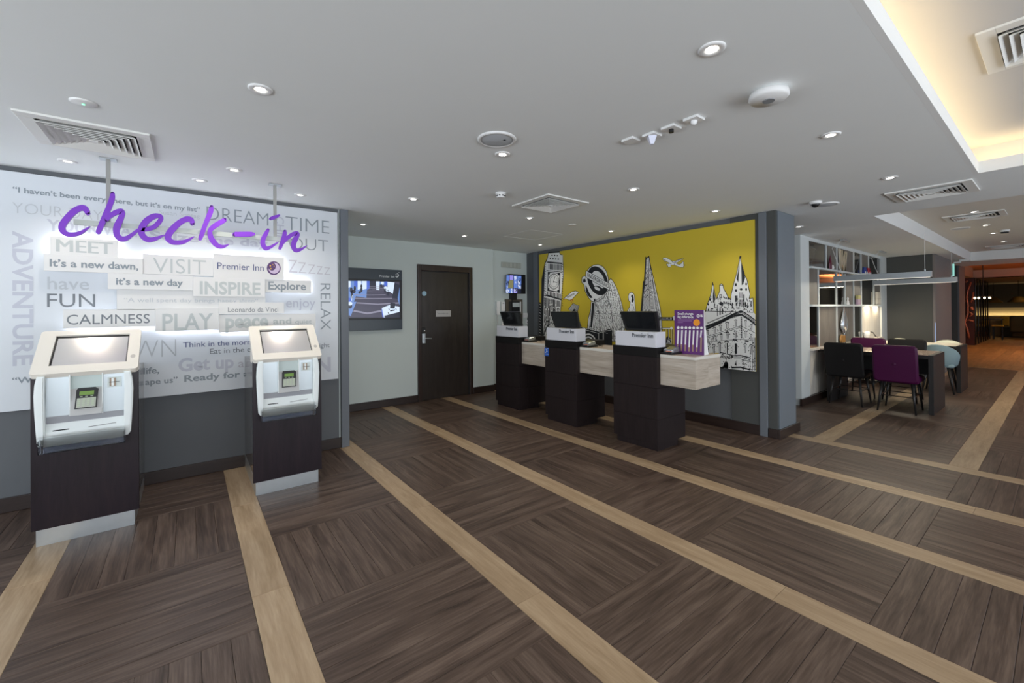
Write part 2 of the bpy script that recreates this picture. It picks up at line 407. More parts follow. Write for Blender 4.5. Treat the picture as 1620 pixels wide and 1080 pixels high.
# cafe floor beyond the last oak strip
xs = strips[-1]+W_/2
def lstrip_x(yc, x0, x1, w=W_+.012):
    x = x0
    while x < x1:
        x2 = min(x+1.22, x1); planks.append(((x+x2)/2, yc, 0, x2-x, w, 'l')); x = x2
XE = 14.55
for yc in (1.607, .567, -.45, -1.47, -2.5, -3.5): lstrip_x(yc, xs, XE)
edges = [2.6, 1.607, .567, -.45, -1.47, -2.5, -3.5, -4]
for r in range(len(edges)-1):
    hi = edges[r]-(.09 if r else 0); lo = edges[r+1]+(.09 if r < len(edges)-2 else 0)
    x = xs; c = 0
    while x < XE-.01:
        x2 = min(x+P_+.02, XE); block(x, x2, lo, hi, ((r+c) % 2 == 1)); x = x2; c += 1
planks.append((XE+.03, -.7, 1, 6.6, .06, 'l'))
# amber boards beyond
y = -4; r = 0
while y < 2.6:
    x = XE+.06 - (r % 3)*.5
    while x < 33.9:
        x2 = min(x+1.5, 33.9); xa = max(x, XE+.06); planks.append(((xa+x2)/2, y+.0925, 0, x2-xa, .185, 'o')); x = x2
    y += .185; r += 1
def seen(cx, cy):
    v = Vector((cx, cy, -H)); z = v.dot(FW)
    if z < .5: return None
    px = CXP+F*v.dot(RT)/z; py = CYP+F*v.dot(DN)/z
    return z if (-60 < px < 1680 and py < 1150) else None
vis = []; rest = []
for p in planks:
    z = seen(p[0], p[1])
    (vis if z is not None else rest).append((z or 0, p))
vis.sort(key=lambda t: t[0]/math.sqrt(t[1][3]*t[1][4]))
nd = {'d': 0, 'l': 0, 'o': 0}; CAP = {'d': 262, 'l': 36, 'o': 0}
MK = {'d': M_FLOORD, 'l': M_FLOORL, 'o': M_FLOORO}; cache = {}
bulk = {'d': bmesh.new(), 'l': bmesh.new(), 'o': bmesh.new()}
seedn = 0
def add_bulk(p):
    global seedn
    cx, cy, rt, L_, W, k = p; bm = bulk[k]; uv = bm.loops.layers.uv.verify(); seedn += 1
    hl, hw = L_/2-.0008, W/2-.0008
    q = [(-hl, -hw), (hl, -hw), (hl, hw), (-hl, hw)]
    T = (lambda a, b: (cx-b, cy+a)) if rt else (lambda a, b: (cx+a, cy+b))
    top = [bm.verts.new((*T(a, b), 0)) for a, b in q]; bot = [bm.verts.new((*T(a*1.0, b*1.0), -.006)) for a, b in q]
    f = bm.faces.new(top)
    for l, (a, b) in zip(f.loops, q): l[uv].uv = (a+10*seedn+5, b)
    for i in range(4): j = (i+1) % 4; bm.faces.new((bot[i], bot[j], top[j], top[i]))
for z, p in vis:
    k = p[5]
    if nd[k] < CAP[k]:
        nd[k] += 1; key = (k, round(p[3], 3), round(p[4], 4))
        if key not in cache: cache[key] = plank_mesh('floor_plank', p[3], p[4], MK[k])
        o = bpy.data.objects.new('floor_plank' if k == 'd' else 'oak_strip_plank', cache[key]); COL.objects.link(o); o.parent = floor
        o.location = (p[0], p[1], 0); o.rotation_euler = (0, 0, PI/2 if p[2] else 0)
    else: add_bulk(p)
for z, p in rest: add_bulk(p)
for k, nm in (('d', 'floor_planks'), ('l', 'oak_strip_planks'), ('o', 'amber_floor_boards')):
    bmobj(nm, bulk[k], MK[k], floor, kind='stuff')

# ---- walls
M_TH = .12
struct('wall_left', B((-4, 1.25, YL, YL+M_TH, 0, ZC+.02)), M_GREY)
struct('wall_partition', B((1.25, 1.34, YL+.01, YL+M_TH, 0, ZC+.02), (1.22, 1.34, YL+M_TH, YB, 0, ZC+.02)), M_WALLW)
struct('trim_1', B((1.268, 1.346, 4.585, 4.66, 0, ZC+.01), bev=.004), M_GREYL)
struct('wall_back', B((1.30, 2.835, YB-.06, YB+.1, 0, ZC+.02), (3.845, 4.285, YB-.06, YB+.1, 0, ZC+.02), (2.835, 3.845, YB-.06, YB+.1, 2.14, ZC+.02), (4.285, 5.3, YB, YB+.1, 0, ZC+.02)), M_WALLW)
struct('wall_mural', B((XM, XM+.15, 2.02, 6.3, 0, ZC+.02)), M_GREY)
struct('trim_2', B((XM-.045, XM+.02, 2.005, 2.085, 0, ZC-.004), bev=.004), M_GREYL)
struct('trim_3', B((XM-.02, XM+.03, 5.87, 5.99, 0, ZC-.004), bev=.004), M_GREYL)
struct('wall_column', B((5.075, 5.60, 1.915, 2.4, 0, ZC+.02)), M_GREYD)
struct('trim_4', B((5.115, 5.555, 1.900, 1.93, .09, ZC-.004), bev=.003), mat('daylit_column_panel', (.155, .18, .205), .42, noise=.03))  # bluish daylight on this side of the column is in its colour
struct('wall_shelf_backing', B((5.6, 7.0, 2.45, 2.6, 0, ZC+.02), (6.95, 16, 2.47, 2.6, 0, ZC+.02)), M_GREYD)
struct('wall_cafe_corner', B((11.90, 13.85, 1.635, 2.47, 0, ZC+.02)), M_GREYD)
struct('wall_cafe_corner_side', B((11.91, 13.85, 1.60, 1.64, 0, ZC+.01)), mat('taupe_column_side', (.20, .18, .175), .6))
struct('wall_cafe_pier', B((15.86, 16.9, 1.72, 2.47, 0, ZC+.02)), M_GREYD)
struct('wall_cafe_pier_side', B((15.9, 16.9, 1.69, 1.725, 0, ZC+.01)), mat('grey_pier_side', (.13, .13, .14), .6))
struct('wall_cafe_far_side', B((16.9, 34, 2.9, 3.0, 0, 2.9)), M_FARW)
# glazed fronts behind the camera: piers, sills, heads, glass
def glazed(name, n, horiz, a0, a1, fixed, panes):
    w = (a1-a0)/panes; bs = []
    for k in range(panes+1):
        c = a0+w*k; bs.append((c-.12, c+.12, fixed, fixed+.12, .3, 2.45) if horiz else (fixed, fixed+.12, c-.12, c+.12, .3, 2.45))
    bs.append((a0-.1, a1+.1, fixed, fixed+.12, 0, .3) if horiz else (fixed, fixed+.12, a0-.1, a1+.1, 0, .3))
    bs.append((a0-.1, a1+.1, fixed, fixed+.12, 2.42, 2.95) if horiz else (fixed, fixed+.12, a0-.1, a1+.1, 2.42, 2.95))
    wobj = struct(name, B(*bs), M_WALLW)
    return wobj
glazed('wall_right', 1, True, -4, 17, -4.12, 9)
glazed('wall_rear', 2, False, -4, YL, -4.12, 4)
struct('wall_far_right', B((17, 34, -4.1, -4, 0, 2.9)), M_FARW)
# baseboards
def base(name, *bx): struct(name, B(*bx, bev=.004), M_BASE)
base('baseboard_left', (-4, 1.268, YL-.018, YL, 0, .105))
base('baseboard_partition', (1.34, 1.356, 4.66, YB-.06, 0, .11))
base('baseboard_back', (1.356, 2.83, YB-.078, YB-.06, 0, .11), (3.85, 4.285, YB-.078, YB-.06, 0, .11), (4.285, 5.06, YB-.016, YB, 0, .11))
base('baseboard_mural', (XM-.05, XM, 2.085, 6.18, 0, .11))
base('baseboard_column', (5.055, 5.62, 1.880, 1.905, 0, .10), (5.055, 5.075, 1.905, 2.0, 0, .10), (5.60, 5.62, 1.905, 2.4, 0, .10))

# ---- ceiling with its two coffers
def ceil_strips(x0, x1, y0, y1, holes):
    xsn = sorted({x0, x1, *[h[0] for h in holes], *[h[1] for h in holes]}); out = []
    for a, b in zip(xsn, xsn[1:]):
        segs = [(y0, y1)]
        for h in holes:
            if h[0] <= a and b <= h[1]:
                ns = []
                for s, e in segs:
                    if h[2] > s: ns.append((s, min(e, h[2])))
                    if h[3] < e: ns.append((max(s, h[3]), e))
                segs = ns
        out += [(a, b, s, e, ZC, ZC+.03) for s, e in segs if e-s > .001]
    return out
C1 = (-3.2, 5.02, -3.2, .42); C2 = (6.36, 14.6, -2.6, 1.36)
C1o = (C1[0]-.2, C1[1]+.2, C1[2]-.2, C1[3]+.2)
struct('ceiling', B(*ceil_strips(-4.1, 16.3, -4.1, 6.3, [(C1[0]-.03, C1[1]+.03, C1[2]-.03, C1[3]+.03), (C2[0]-.04, C2[1]+.04, C2[2]-.04, C2[3]+.04)])), M_CEIL)
Z1, Z2 = 2.735, 2.69
struct('ceiling_lobby_coffer', B((C1o[0], C1o[1], C1o[2], C1o[3], Z1, Z1+.03),
    (C1o[0], C1o[1], C1o[3], C1o[3]+.03, ZC+.03, Z1+.03), (C1o[0], C1o[1], C1o[2]-.03, C1o[2], ZC+.03, Z1+.03),
    (C1o[0]-.03, C1o[0], C1o[2], C1o[3], ZC+.03, Z1+.03), (C1o[1], C1o[1]+.03, C1o[2], C1o[3], ZC+.03, Z1+.03)), mat('coffer_ceiling_paint', (.60, .59, .575), .85))
def ring(c, t, z0, z1): return [(c[0]-t, c[1]+t, c[3], c[3]+t, z0, z1), (c[0]-t, c[1]+t, c[2]-t, c[2], z0, z1), (c[0]-t, c[0], c[2], c[3], z0, z1), (c[1], c[1]+t, c[2], c[3], z0, z1)]
struct('trim_5', B(*ring(C1, .0298, ZC, ZC+.092)), M_FASCIA)
struct('ceiling_cafe_coffer', B((C2[0]-.05, C2[1]+.05, C2[2]-.05, C2[3]+.05, Z2, Z2+.03)), mat('cafe_coffer_paint', (.74, .71, .64), .85))
struct('trim_6', B(*ring(C2, .0398, ZC, Z2+.01)), M_FASCIA)
cove = thing('cove_light', 'warm concealed strip light glowing along the edge of the near ceiling recess', 'strip light', (0, 0, 0))
cc = (C1[0]-.09, C1[1]+.09, C1[2]-.09, C1[3]+.09)
for k, b in enumerate([(cc[0], cc[1], cc[3], cc[3]+.03, ZC+.045, ZC+.07), (cc[1], cc[1]+.03, cc[2], cc[3], ZC+.045, ZC+.07), (cc[0]-.03, cc[0], cc[2], cc[3], ZC+.045, ZC+.07), (cc[0], cc[1], cc[2]-.03, cc[2], ZC+.045, ZC+.07)]):
    bmobj('led_strip', B(b), M_COVE, cove)
# bar area beyond: amber-lit ceiling, bulkheads, far wall
struct('ceiling_bar', B((16.2, 24.05, -4.1, 3.0, 2.80, 2.83)), M_ORANGELIT)
struct('ceiling_far', B((24.0, 34, -4.1, 3.0, ZC, ZC+.03)), mat('far_ceiling_paint', (.30, .24, .17), .8))
struct('trim_7', B((16.26, 16.3, -4.1, 3.0, ZC, 2.83), (24.0, 24.04, -4.1, 3.0, ZC-.002, 2.83)), mat('bar_fascia_paint', (.62, .44, .36), .7))
struct('trim_8', B((19.2, 22.6, 2.05, 2.9, ZC-.03, 2.80)), mat('bulkhead_paint', (.42, .33, .29), .7))
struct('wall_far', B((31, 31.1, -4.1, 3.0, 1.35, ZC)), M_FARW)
struct('wall_far_lower', B((31, 31.1, -4.1, 3.0, 0, 1.35)), M_FARGLOW)

# ---- door_1 with its frame
d = struct('door_1', B((2.905, 3.775, 6.155, 6.195, .008, 2.045)), M_DOOR); d['label'] = 'dark brown staff door with steel lock and name plate in pale back wall'
fr = [(2.838, 2.902, 6.115, 6.24, 0, 2.145), (3.778, 3.842, 6.115, 6.24, 0, 2.145), (2.902, 3.778, 6.115, 6.24, 2.048, 2.145)]
bmobj('door_frame', B(*fr, bev=.006), M_DFRAME, d)
bmobj('door_stop', B((2.900, 2.914, 6.14, 6.156, 0, 2.05), (3.766, 3.780, 6.14, 6.156, 0, 2.05), (2.9, 3.78, 6.14, 6.156, 2.036, 2.05), (2.8, 3.88, 6.235, 6.25, 0, 2.2)), M_BLACKM, d)
lk = bmobj('lock_plate', B((2.915, 2.967, 6.118, 6.156, .905, 1.06), bev=.006), M_STEEL, d)
bmobj('door_handle', cyl((2.944, 6.125, .985), (2.944, 6.085, .985), .011, bm=cyl((2.944, 6.087, .985), (3.055, 6.087, .978), .009)), M_STEEL, lk, world=True)
bmobj('card_reader', B((2.912, 2.972, 6.122, 6.156, 1.058, 1.15), bev=.006), M_BLACK, d)
bmobj('reader_light', B((2.946, 2.954, 6.119, 6.123, 1.10, 1.108)), screen('white_led', (1, 1, 1), 2), d)
bmobj('fire_disc', cyl((2.965, 6.156, 1.69), (2.965, 6.150, 1.69), .038, seg=24), mat('pale_blue_disc', (.35, .55, .68), .3), d)
sp = bmobj('name_plate', B((3.165, 3.435, 6.146, 6.156, 1.318, 1.42), bev=.002), mat('silver_plate', (.52, .51, .50), .35, .3), d)
word('plate_text', 'Team members only', (3.185, 6.146, 1.360), (1, 0, 0), (0, 0, 1), .20, .026, M_T1, d)

# ================================================================== CEILING FITTINGS
def spot(x, y, z, power, color=(1, .90, .76), size=115, blend=.9):
    l = bpy.data.lights.new('downlight_beam', 'SPOT'); l.energy = power; l.color = color; l.spot_size = math.radians(size); l.spot_blend = blend; l.shadow_soft_size = .035
    o = bpy.data.objects.new('downlight_beam', l); o.location = (x, y, z-.02); COL.objects.link(o); return o
ring_me = None
def make_down(x, y, z, lens, label, group):
    t = thing('downlight', label, 'downlight', (x, y, z), group)
    bmobj('trim_ring', lathe([(.052, 0), (.052, -.004), (.045, -.008), (.030, -.006), (.023, -.002), (.022, 0)]), M_RIM, t, smooth=True)
    bmobj('lens', cyl((0, 0, -.001), (0, 0, -.004), .0225, seg=20), lens, t)
    learn(t); return t
GX = (.28, 1.71, 3.15, 4.59); GY = (.875, 2.33, 3.77, 5.23)
CL = {0: 'nearest the camera', 1: 'second from the camera', 2: 'third from the camera', 3: 'farthest from the camera'}
proto = None
rowname = ['row beside the glowing recess', 'second row from glowing recess', 'third row from glowing recess', 'row nearest the back wall']
for j, gy in enumerate(GY):
    for i, gx in enumerate(GX):
        if gy > 4.6 and gx < 1.2: continue
        if (i, j) in ((0, 0),): continue
        lab = 'round ceiling downlight in the %s, %s' % (rowname[j], ('leftmost', 'second from left', 'third from left', 'nearest mural')[i])
        if proto is None: proto = make_down(gx, gy, ZC, M_LAMP, lab, 'lobby ceiling downlights'); 
        else: copy_tree(proto, (gx, gy, ZC), lab)
        spot(gx, gy, ZC, 17)
lw = ['over the panel left end', 'over the letter k of the sign', 'between hanging pole and grey post']
pd = None
for (x, y), s in zip(((-.662, 4.234), (.081, 4.234), (.819, 4.235)), lw):
    lab = 'small downlight close to word wall, ' + s
    if pd is None: pd = make_down(x, y, ZC, M_LAMPD if x > -.6 else M_LAMPD, lab, 'downlights along the word wall')
    else: copy_tree(pd, (x, y, ZC), lab)
    spot(x, y, ZC, 12)
copy_tree(proto, (6.37, 2.13, ZC), 'small ceiling downlight between grey column and white shelving')
spot(6.37, 2.13, ZC, 10)
cafe = ((8.395, .752), (9.926, .764), (11.12, .765), (12.749, .751), (14.2, .765), (8.395, -.8), (11.12, -.8))
cn = ['nearest, beside the cafe vent', 'second nearest, before the oval speaker', 'third, by the smoke detector', 'fourth, before the far vent', 'farthest, beside the far vent', 'outer row', 'outer row far']
for (x, y), s in zip(cafe, cn):
    copy_tree(proto, (x, y, Z2), 'cafe ceiling downlight in the shallow recess, ' + s); spot(x, y, Z2, 22, (1, .84, .62))

def vent(x0, x1, y0, y1, z, label, rings=6):
    cx, cy = (x0+x1)/2, (y0+y1)/2; hx, hy = (x1-x0)/2, (y1-y0)/2
    t = thing('ceiling_vent', label, 'air vent', (cx, cy, z), 'square ceiling air vents')
    f = .065
    bmobj('frame', B((-hx, hx, -hy, -hy+f, -.012, .0), (-hx, hx, hy-f, hy, -.012, .0), (-hx, -hx+f, -hy+f, hy-f, -.012, .0), (hx-f, hx, -hy+f, hy-f, -.012, .0), bev=.002), M_VENT, t)
    bmobj('cavity_shade', B((-hx+f, hx-f, -hy+f, hy-f, -.003, -.0005)), M_VENTB, t)  # flat dark sheet stands in for the shade inside the vent
    a = hx-f-.004; stepv = (a-.02)/rings
    for k in range(rings):
        o = a-stepv*k; i = o-stepv*.9
        bm = bmesh.new()
        O = [bm.verts.new((sx*o, sy*o, -.026)) for sx, sy in ((-1, -1), (1, -1), (1, 1), (-1, 1))]
        I = [bm.verts.new((sx*i, sy*i, -.003)) for sx, sy in ((-1, -1), (1, -1), (1, 1), (-1, 1))]
        O2 = [bm.verts.new((v.co.x, v.co.y, v.co.z+.003)) for v in O]; I2 = [bm.verts.new((v.co.x, v.co.y, v.co.z+.002)) for v in I]
        for q in range(4):
            r = (q+1) % 4
            bm.faces.new((O[q], O[r], I[r], I[q])); bm.faces.new((O2[r], O2[q], I2[q], I2[r])); bm.faces.new((O[q], O2[q], O2[r], O[r])); bm.faces.new((I[r], I2[r], I2[q], I[q]))
        bmobj('louvre', bm, M_VENT, t)
    bmobj('louvre', B((-.02, .02, -.02, .02, -.026, -.02)), M_VENT, t)
    return t
vent(-.722, -.175, 3.305, 3.852, ZC, 'square white air vent in ceiling above the check-in sign')
vent(2.625, 3.175, 2.875, 3.425, ZC, 'square air vent in ceiling before the yellow mural')
vent(5.18, 5.735, .47, 1.03, ZC, 'square air vent between the two ceiling recesses')
vent(8.5, 9.05, .485, 1.07, Z2, 'air vent inside the cafe recess nearest its corner')
vent(13.5, 14.1, .45, 1.05, Z2, 'air vent at the far end of the cafe recess')
vent(3.02, 3.59, -.31, .26, Z1, 'large air vent inside the glowing ceiling recess at top right')

def speaker(x, y, r, z, label):
    t = thing('ceiling_speaker', label, 'speaker', (x, y, z), 'round ceiling speakers')
    bmobj('rim', lathe([(r, 0), (r, -.006), (r-.012, -.012), (r-.02, -.008)], seg=32), M_RIM, t, smooth=True)
    bmobj('grille', lathe([(r-.018, -.006), (r*.6, -.012), (.001, -.014)], seg=32), M_SPK, t, smooth=True)
    return t
s = speaker(1.533, 2.147, .12, ZC, 'round white ceiling speaker above middle of lobby')
bmobj('badge', B((.02, .032, -.05, -.042, -.0165, -.013)), M_BLACKM, s)
speaker(5.229, 1.498, .11, ZC, 'round flat speaker beside dome camera near grey column')
speaker(9.98, 1.043, .12, Z2, 'round speaker in the cafe ceiling recess')
t = thing('alarm_beacon', 'thick round white ceiling detector with grey sensor window', 'detector', (2.274, .883, ZC))
bmobj('housing', lathe([(.06, 0), (.085, -.008), (.088, -.03), (.078, -.042), (.001, -.044)], seg=32), M_RIM, t, smooth=True)
bmobj('sensor_window', cyl((.0, 0, -.043), (0, 0, -.048), .026, seg=24), mat('grey_window', (.25, .26, .27), .2), t)
t = thing('smoke_detector', 'small round white smoke detector above the reception', 'smoke detector', (2.262, 3.115, ZC))
bmobj('base', cyl((0, 0, 0), (0, 0, -.016), .046, .050, seg=24), M_RIM, t)
bmobj('sensor_cage', cyl((0, 0, -.016), (0, 0, -.046), .044, .034, seg=24), M_RIM, t)
bmobj('slots', B((-.037, -.02, -.031, -.025, -.034, -.024), (-.012, .006, -.043, -.037, -.034, -.024), (.014, .028, -.038, -.030, -.034, -.024), (-.045, -.038, -.012, .004, -.034, -.024)), M_BLACKM, t)
t = thing('dome_camera', 'small white dome camera with black eye near grey column', 'security camera', (5.014, 1.526, ZC))
bmobj('collar', lathe([(.055, 0), (.055, -.012), (.044, -.026)], seg=24), M_RIM, t, smooth=True)
bmobj('eye', sphere((0, 0, -.022), .036), M_BLACK, t, smooth=True)
t = thing('smoke_detector', 'square white detector in the cafe ceiling recess', 'smoke detector', (10.85, .62, Z2))
bmobj('base', cyl((0, 0, 0), (0, 0, -.03), .06, .055, seg=20), M_RIM, t); bmobj('sensor_cage', cyl((0, 0, -.03), (0, 0, -.05), .045, seg=20), M_BLACKM, t)
t = thing('emergency_light', 'flat round white ceiling disc with tiny green light', 'emergency light', (-.414, 3.007, ZC))
bmobj('disc', lathe([(.052, 0), (.052, -.004), (.045, -.008), (.001, -.009)], seg=28), M_RIM, t, smooth=True)
bmobj('indicator', cyl((0, 0, -.009), (0, 0, -.012), .006, seg=10), screen('green_led', (.2, 1, .45), 2.5), t)
t = thing('ceiling_disc', 'plain flat round cover plate on ceiling before mural', 'cover plate', (3.842, 3.769, ZC))
bmobj('disc', lathe([(.05, 0), (.05, -.006), (.001, -.008)], seg=24), M_RIM, t)
# row of four square sensors
SQ = ((2.215, 1.655), (2.255, 1.53), (2.255, 1.40), (2.255, 1.26))
sl = ['blank square sensor plate, leftmost of the row of four on ceiling', 'square ceiling plate with white wedge box, second of the row of four', 'square ceiling plate with black knob, third of the row of four', 'square ceiling plate with white round sensor, rightmost of the row of four']
for k, (x, y) in enumerate(SQ):
    t = thing('ceiling_sensor', sl[k], 'sensor', (x, y, ZC), 'square ceiling sensors in a row')
    bmobj('plate', B((-.042, .042, -.042, .042, -.014, 0), bev=.002), M_RIM, t)
    if k == 1: bmobj('wedge_box', cyl((0, 0, -.012), (0, 0, -.06), .036, .014, seg=4), mat('lilac_white', (.7, .72, .85), .4), t)
    if k == 2: bmobj('knob', cyl((0, 0, -.012), (0, 0, -.032), .014, seg=12), M_BLACK, t)
    if k == 3: bmobj('eye', sphere((0, 0, -.02), .018), M_WHITE, t, smooth=True)
t = thing('access_panel', 'thin framed access panel in ceiling before the back wall', 'access panel', (3.92, 4.62, ZC))
bmobj('frame', B((-.3, .3, -.3, -.294, -.002, 0), (-.3, .3, .294, .3, -.002, 0), (-.3, -.294, -.3, .3, -.002, 0), (.294, .3, -.3, .3, -.002, 0)), M_RIM, t)

# ================================================================== WORD WALL
YP = YL-.03           # face of the big white panel
panel = thing('word_wall_panel', 'large white wall panel printed with grey words behind kiosks', 'wall panel', (.1, YL, .72))
bmobj('panel', B((-2.6, 1.237, YP, YL-.001, .722, 2.441)), M_PANELW, panel, world=True)
def wtext(body, x0, x1, yb, cap, m, off=0.0, Y=YP, parent=panel, name='word', ref='H', dup=0):
    a = at(x0, yb, 1, Y); b = at(x1, yb, 1, Y)
    # world height of the capital at x0
    tp = at(x0, yb-cap, 1, Y)
    return word(name, body, a, (1, 0, 0), (0, 0, 1), b.x-a.x, tp.z-a.z, m, parent, off, ref=ref, dup=dup)
wtext('“I haven’t been everywhere, but it’s on my list”', 20, 316, 303.3, 8.2, M_T2, .022)
wtext('YOUR DAY', 19.4, 162, 336.6, 17.2, M_T5, -.012)
wtext('YOUR WAY', 74, 224, 364.2, 17.4, M_T4, .022)
wtext('Susan Sontag', 252, 316, 338.5, 6.5, M_T5, 0)
wtext('Seize the day', 236, 424, 377.6, 13.0, M_T4, .028)
wtext('DREAM', 326.8, 424.5, 347.5, 21.7, M_T2, -.014)
wtext('TIME', 451.8, 521, 363.4, 22.0, M_T2, -.014)
wtext('OUT', 457.5, 519, 393.5, 19.0, M_T2, -.014)
wtext('have', 75, 141, 457, 19.2, M_T5, .008)
wtext('FUN', 74.5, 150.5, 485.5, 21.3, M_T1, -.002)
wtext('life,', 227, 252, 591.5, 9.5, M_T2, .018)
wtext('“We travel not to escape', 19, 222, 607, 9.5, M_T2, .018)
wtext('ape us”', 229.5, 281, 608.8, 9.0, M_T2, .018)
wtext('DOWN', 142, 279, 571.5, 30.5, M_T3, -.018)
wtext('Think in the morning. Act in the noon.', 289.5, 500, 549.5, 8.2, M_TNAVY, .008)
wtext('Eat in the evening. Sleep in the night', 332, 521.5, 559.6, 8.0, M_T1, .002)
wtext('Get up', 282, 370, 587.2, 19.5, M_T4, .032)
wtext('and', 377, 408, 581.0, 12.5, M_T7, .008)
wtext('RUN', 452, 523.5, 593, 23, M_T4, .032)
wtext('Ready for anything', 291.5, 452, 603.7, 9.8, M_T2, .024)
wtext('enjoy', 452.5, 499, 486, 9.8, M_T4, .006, ref='x')
# Zzzzz dwindling
for k, (a, b, yb, cp, ch) in enumerate(((456.5, 470.5, 431, 20.5, 'Z'), (472, 484.5, 432, 17.8, 'Z'), (487.5, 499, 432.7, 15, 'Z'), (501, 510.5, 433.5, 13, 'Z'), (513, 522.5, 434.2, 11.5, 'Z'))):
    wtext(ch, a, b, yb, cp, M_T7, -.01)
def vtext(body, xb, xt, ytop, ybot, m, off):
    """reads downwards: baseline on the left"""
    a = at(xb, ytop, 1, YP); b = at(xb, ybot, 1, YP); c = at(xt, ytop, 1, YP)
    word('word', body, a, (0, 0, -1), (1, 0, 0), a.z-b.z, c.x-a.x, m, panel, off, nrm=(0, -1, 0))
vtext('ADVENTURE', 20.5, 51.2, 364.8, 579, M_T4, .026)
vtext('RELAX', 506.8, 523, 448, 522, M_T2, -.008)
vtext('CHILL', 436.5, 449, 342, 388, M_T4, .012)

# raised word plates lit from behind
def plate(label, x0, x1, yt, yb, th, z_nudge=0):
    """px corners on the plate face; th = how far the face stands off the panel"""
    Y = YP-th
    a = at(x0, yb, 1, Y); b = at(x1, yb, 1, Y); c = at(x0, yt, 1, Y)
    t = thing('word_plate', label, 'word plate', (a.x, YP, a.z), 'raised white word plates on the word wall')
    bmobj('plate', B((a.x, b.x, Y, Y+.012, a.z, c.z), bev=.0015), M_PLATE, t, world=True)
    for sx in (a.x+.04, b.x-.05): bmobj('standoff', cyl((sx, Y+.012, (a.z+c.z)/2), (sx, YP, (a.z+c.z)/2), .008, seg=8), M_RIM, t, world=True)
    return t, Y, a.x, b.x, a.z, c.z
PL = {}
def mk(key, label, x0, x1, yt, yb, th, body=None, tx=None, m=None, off=0, ref='H', dup=0):
    r = plate(label, x0, x1, yt, yb, th); PL[key] = r
    if body: wtext(body, tx[0], tx[1], tx[2], tx[3], m, off, Y=r[1], parent=r[0], ref=ref, dup=dup)
    return r
mk('meet', 'raised white plate reading MEET in bold grey capitals', 78.8, 187.3, 373, 404.5, .05, 'MEET', (88.5, 178.7, 397.4, 19.3), M_T6, 0, dup=.05)
mk('dawn', 'raised white plate reading It’s a new dawn,', 69.2, 226, 401.2, 428, .065, 'It’s a new dawn,', (78.6, 219, 421, 11.3), M_T2, .026)
mk('day', 'raised white plate reading it’s a new day', 170.6, 305, 431.5, 457, .065, 'it’s a new day', (183.5, 289.5, 449.8, 10.4), M_T2, .026)
mk('visit', 'raised white plate reading VISIT in thin grey capitals', 225.8, 337.2, 401.3, 433, .058, 'VISIT', (242, 326, 431.0, 23.6), M_T6, -.006)
r = mk('inn', 'raised white plate with purple moon logo and Premier Inn lettering', 337.4, 449.3, 401, 438.6, .07, 'Premier Inn', (343.7, 417.3, 425.2, 10.3), M_TNAVY, .004)
g = Print(1, r[1], [M_TPUR, mat('logo_pale', (.62, .5, .66), .5), mat('logo_gold', (.75, .42, .04), .5)], T=lambda x, y: (340+x/7.714, 400+y/7.714))
g.ell(718, 185, 84, 83, 0, 2, 36); g.ell(722, 185, 68, 67, 1, 3, 32); g.ell(697, 165, 46, 50, 0, 4, 28)
for sx, sy in ((676, 157), (708, 142), (682, 192), (722, 163)): g.ell(sx, sy, 10 if sx < 700 else 6, 10 if sx < 700 else 6, 2, 5, 8)
g.done('moon_logo', r[0])
mk('inspire', 'raised white plate reading INSPIRE in bold pale capitals', 305.3, 419.7, 437.5, 468.3, .075, 'INSPIRE', (316, 412, 464.6, 19.3), M_T6, .03)
mk('explore', 'raised white plate reading Explore beside Zzzz letters', 419.8, 492.3, 441.5, 462, .06, 'Explore', (424.5, 484, 457.4, 12.1), M_T2, .02)
mk('spent', 'long raised plate with faint “A well spent day” quotation', 184.8, 419.8, 457.5, 490.4, .05, '“A well spent day brings happy sleep”', (196, 408, 477.5, 6.5), M_T5, 0)
mk('leo', 'raised white plate signed Leonardo da Vinci', 346.3, 449.5, 478, 496.5, .068, 'Leonardo da Vinci', (360.8, 440, 493.4, 7.3), M_T1, -.002)
mk('calm', 'raised white plate reading CALMNESS above left kiosk', 100, 245.6, 489.5, 519.5, .05, 'CALMNESS', (105.5, 237, 513.4, 15.6), M_T1, .0)
mk('play', 'raised white plate reading PLAY in large pale capitals', 245.8, 346, 488, 524.4, .07, 'PLAY', (256.8, 337, 522.6, 26), M_T6, .016)
r = mk('peace', 'raised white plate reading peace and quiet above right kiosk', 346.2, 499.5, 497.5, 526, .055, 'peace', (356.5, 424.5, 518.2, 13.6), M_T6, .036, ref='x')
wtext('and', 432, 461, 512.6, 9.6, M_T6, .022, Y=r[1], parent=r[0]); wtext('quiet', 467, 493, 512.2, 4.6, M_T6, .016, Y=r[1], parent=r[0], ref='x')
# LED strips behind the plate cluster (visible as the halo around it)
led = thing('halo_light', 'white LED halo strips hidden behind the raised word plates', 'strip light', (0, YP, 1.2))
def lstrip(key, edge, inset=.012, L0=.02, L1=.02):
    t, Y, xa, xb, za, zb = PL[key]
    z = zb-inset if edge == 't' else za+inset
    bmobj('led_strip', B((xa+L0, xb-L1, YP-.018, YP-.006, z-.005, z+.005)), M_LED, led, world=True)
for k, e_ in (('meet', 't'), ('dawn', 't'), ('visit', 't'), ('inn', 't'), ('explore', 't'), ('calm', 'b'), ('play', 'b'), ('peace', 'b')):
    a0 = .02
    if k == 'dawn': a0 = (PL['meet'][3]-PL['dawn'][2])+.01
    lstrip(k, e_, L0=a0)
for xk, s_ in (('meet', 'r'), ('meet', 'l'), ('explore', 'r'), ('inn', 'r')):
    t, Y, xa, xb, za, zb = PL[xk]; x = xb-.012 if s_ == 'r' else xa+.012
    bmobj('led_strip', B((x-.005, x+.005, YP-.018, YP-.006, za+.02, zb-.02)), M_LED, led, world=True)

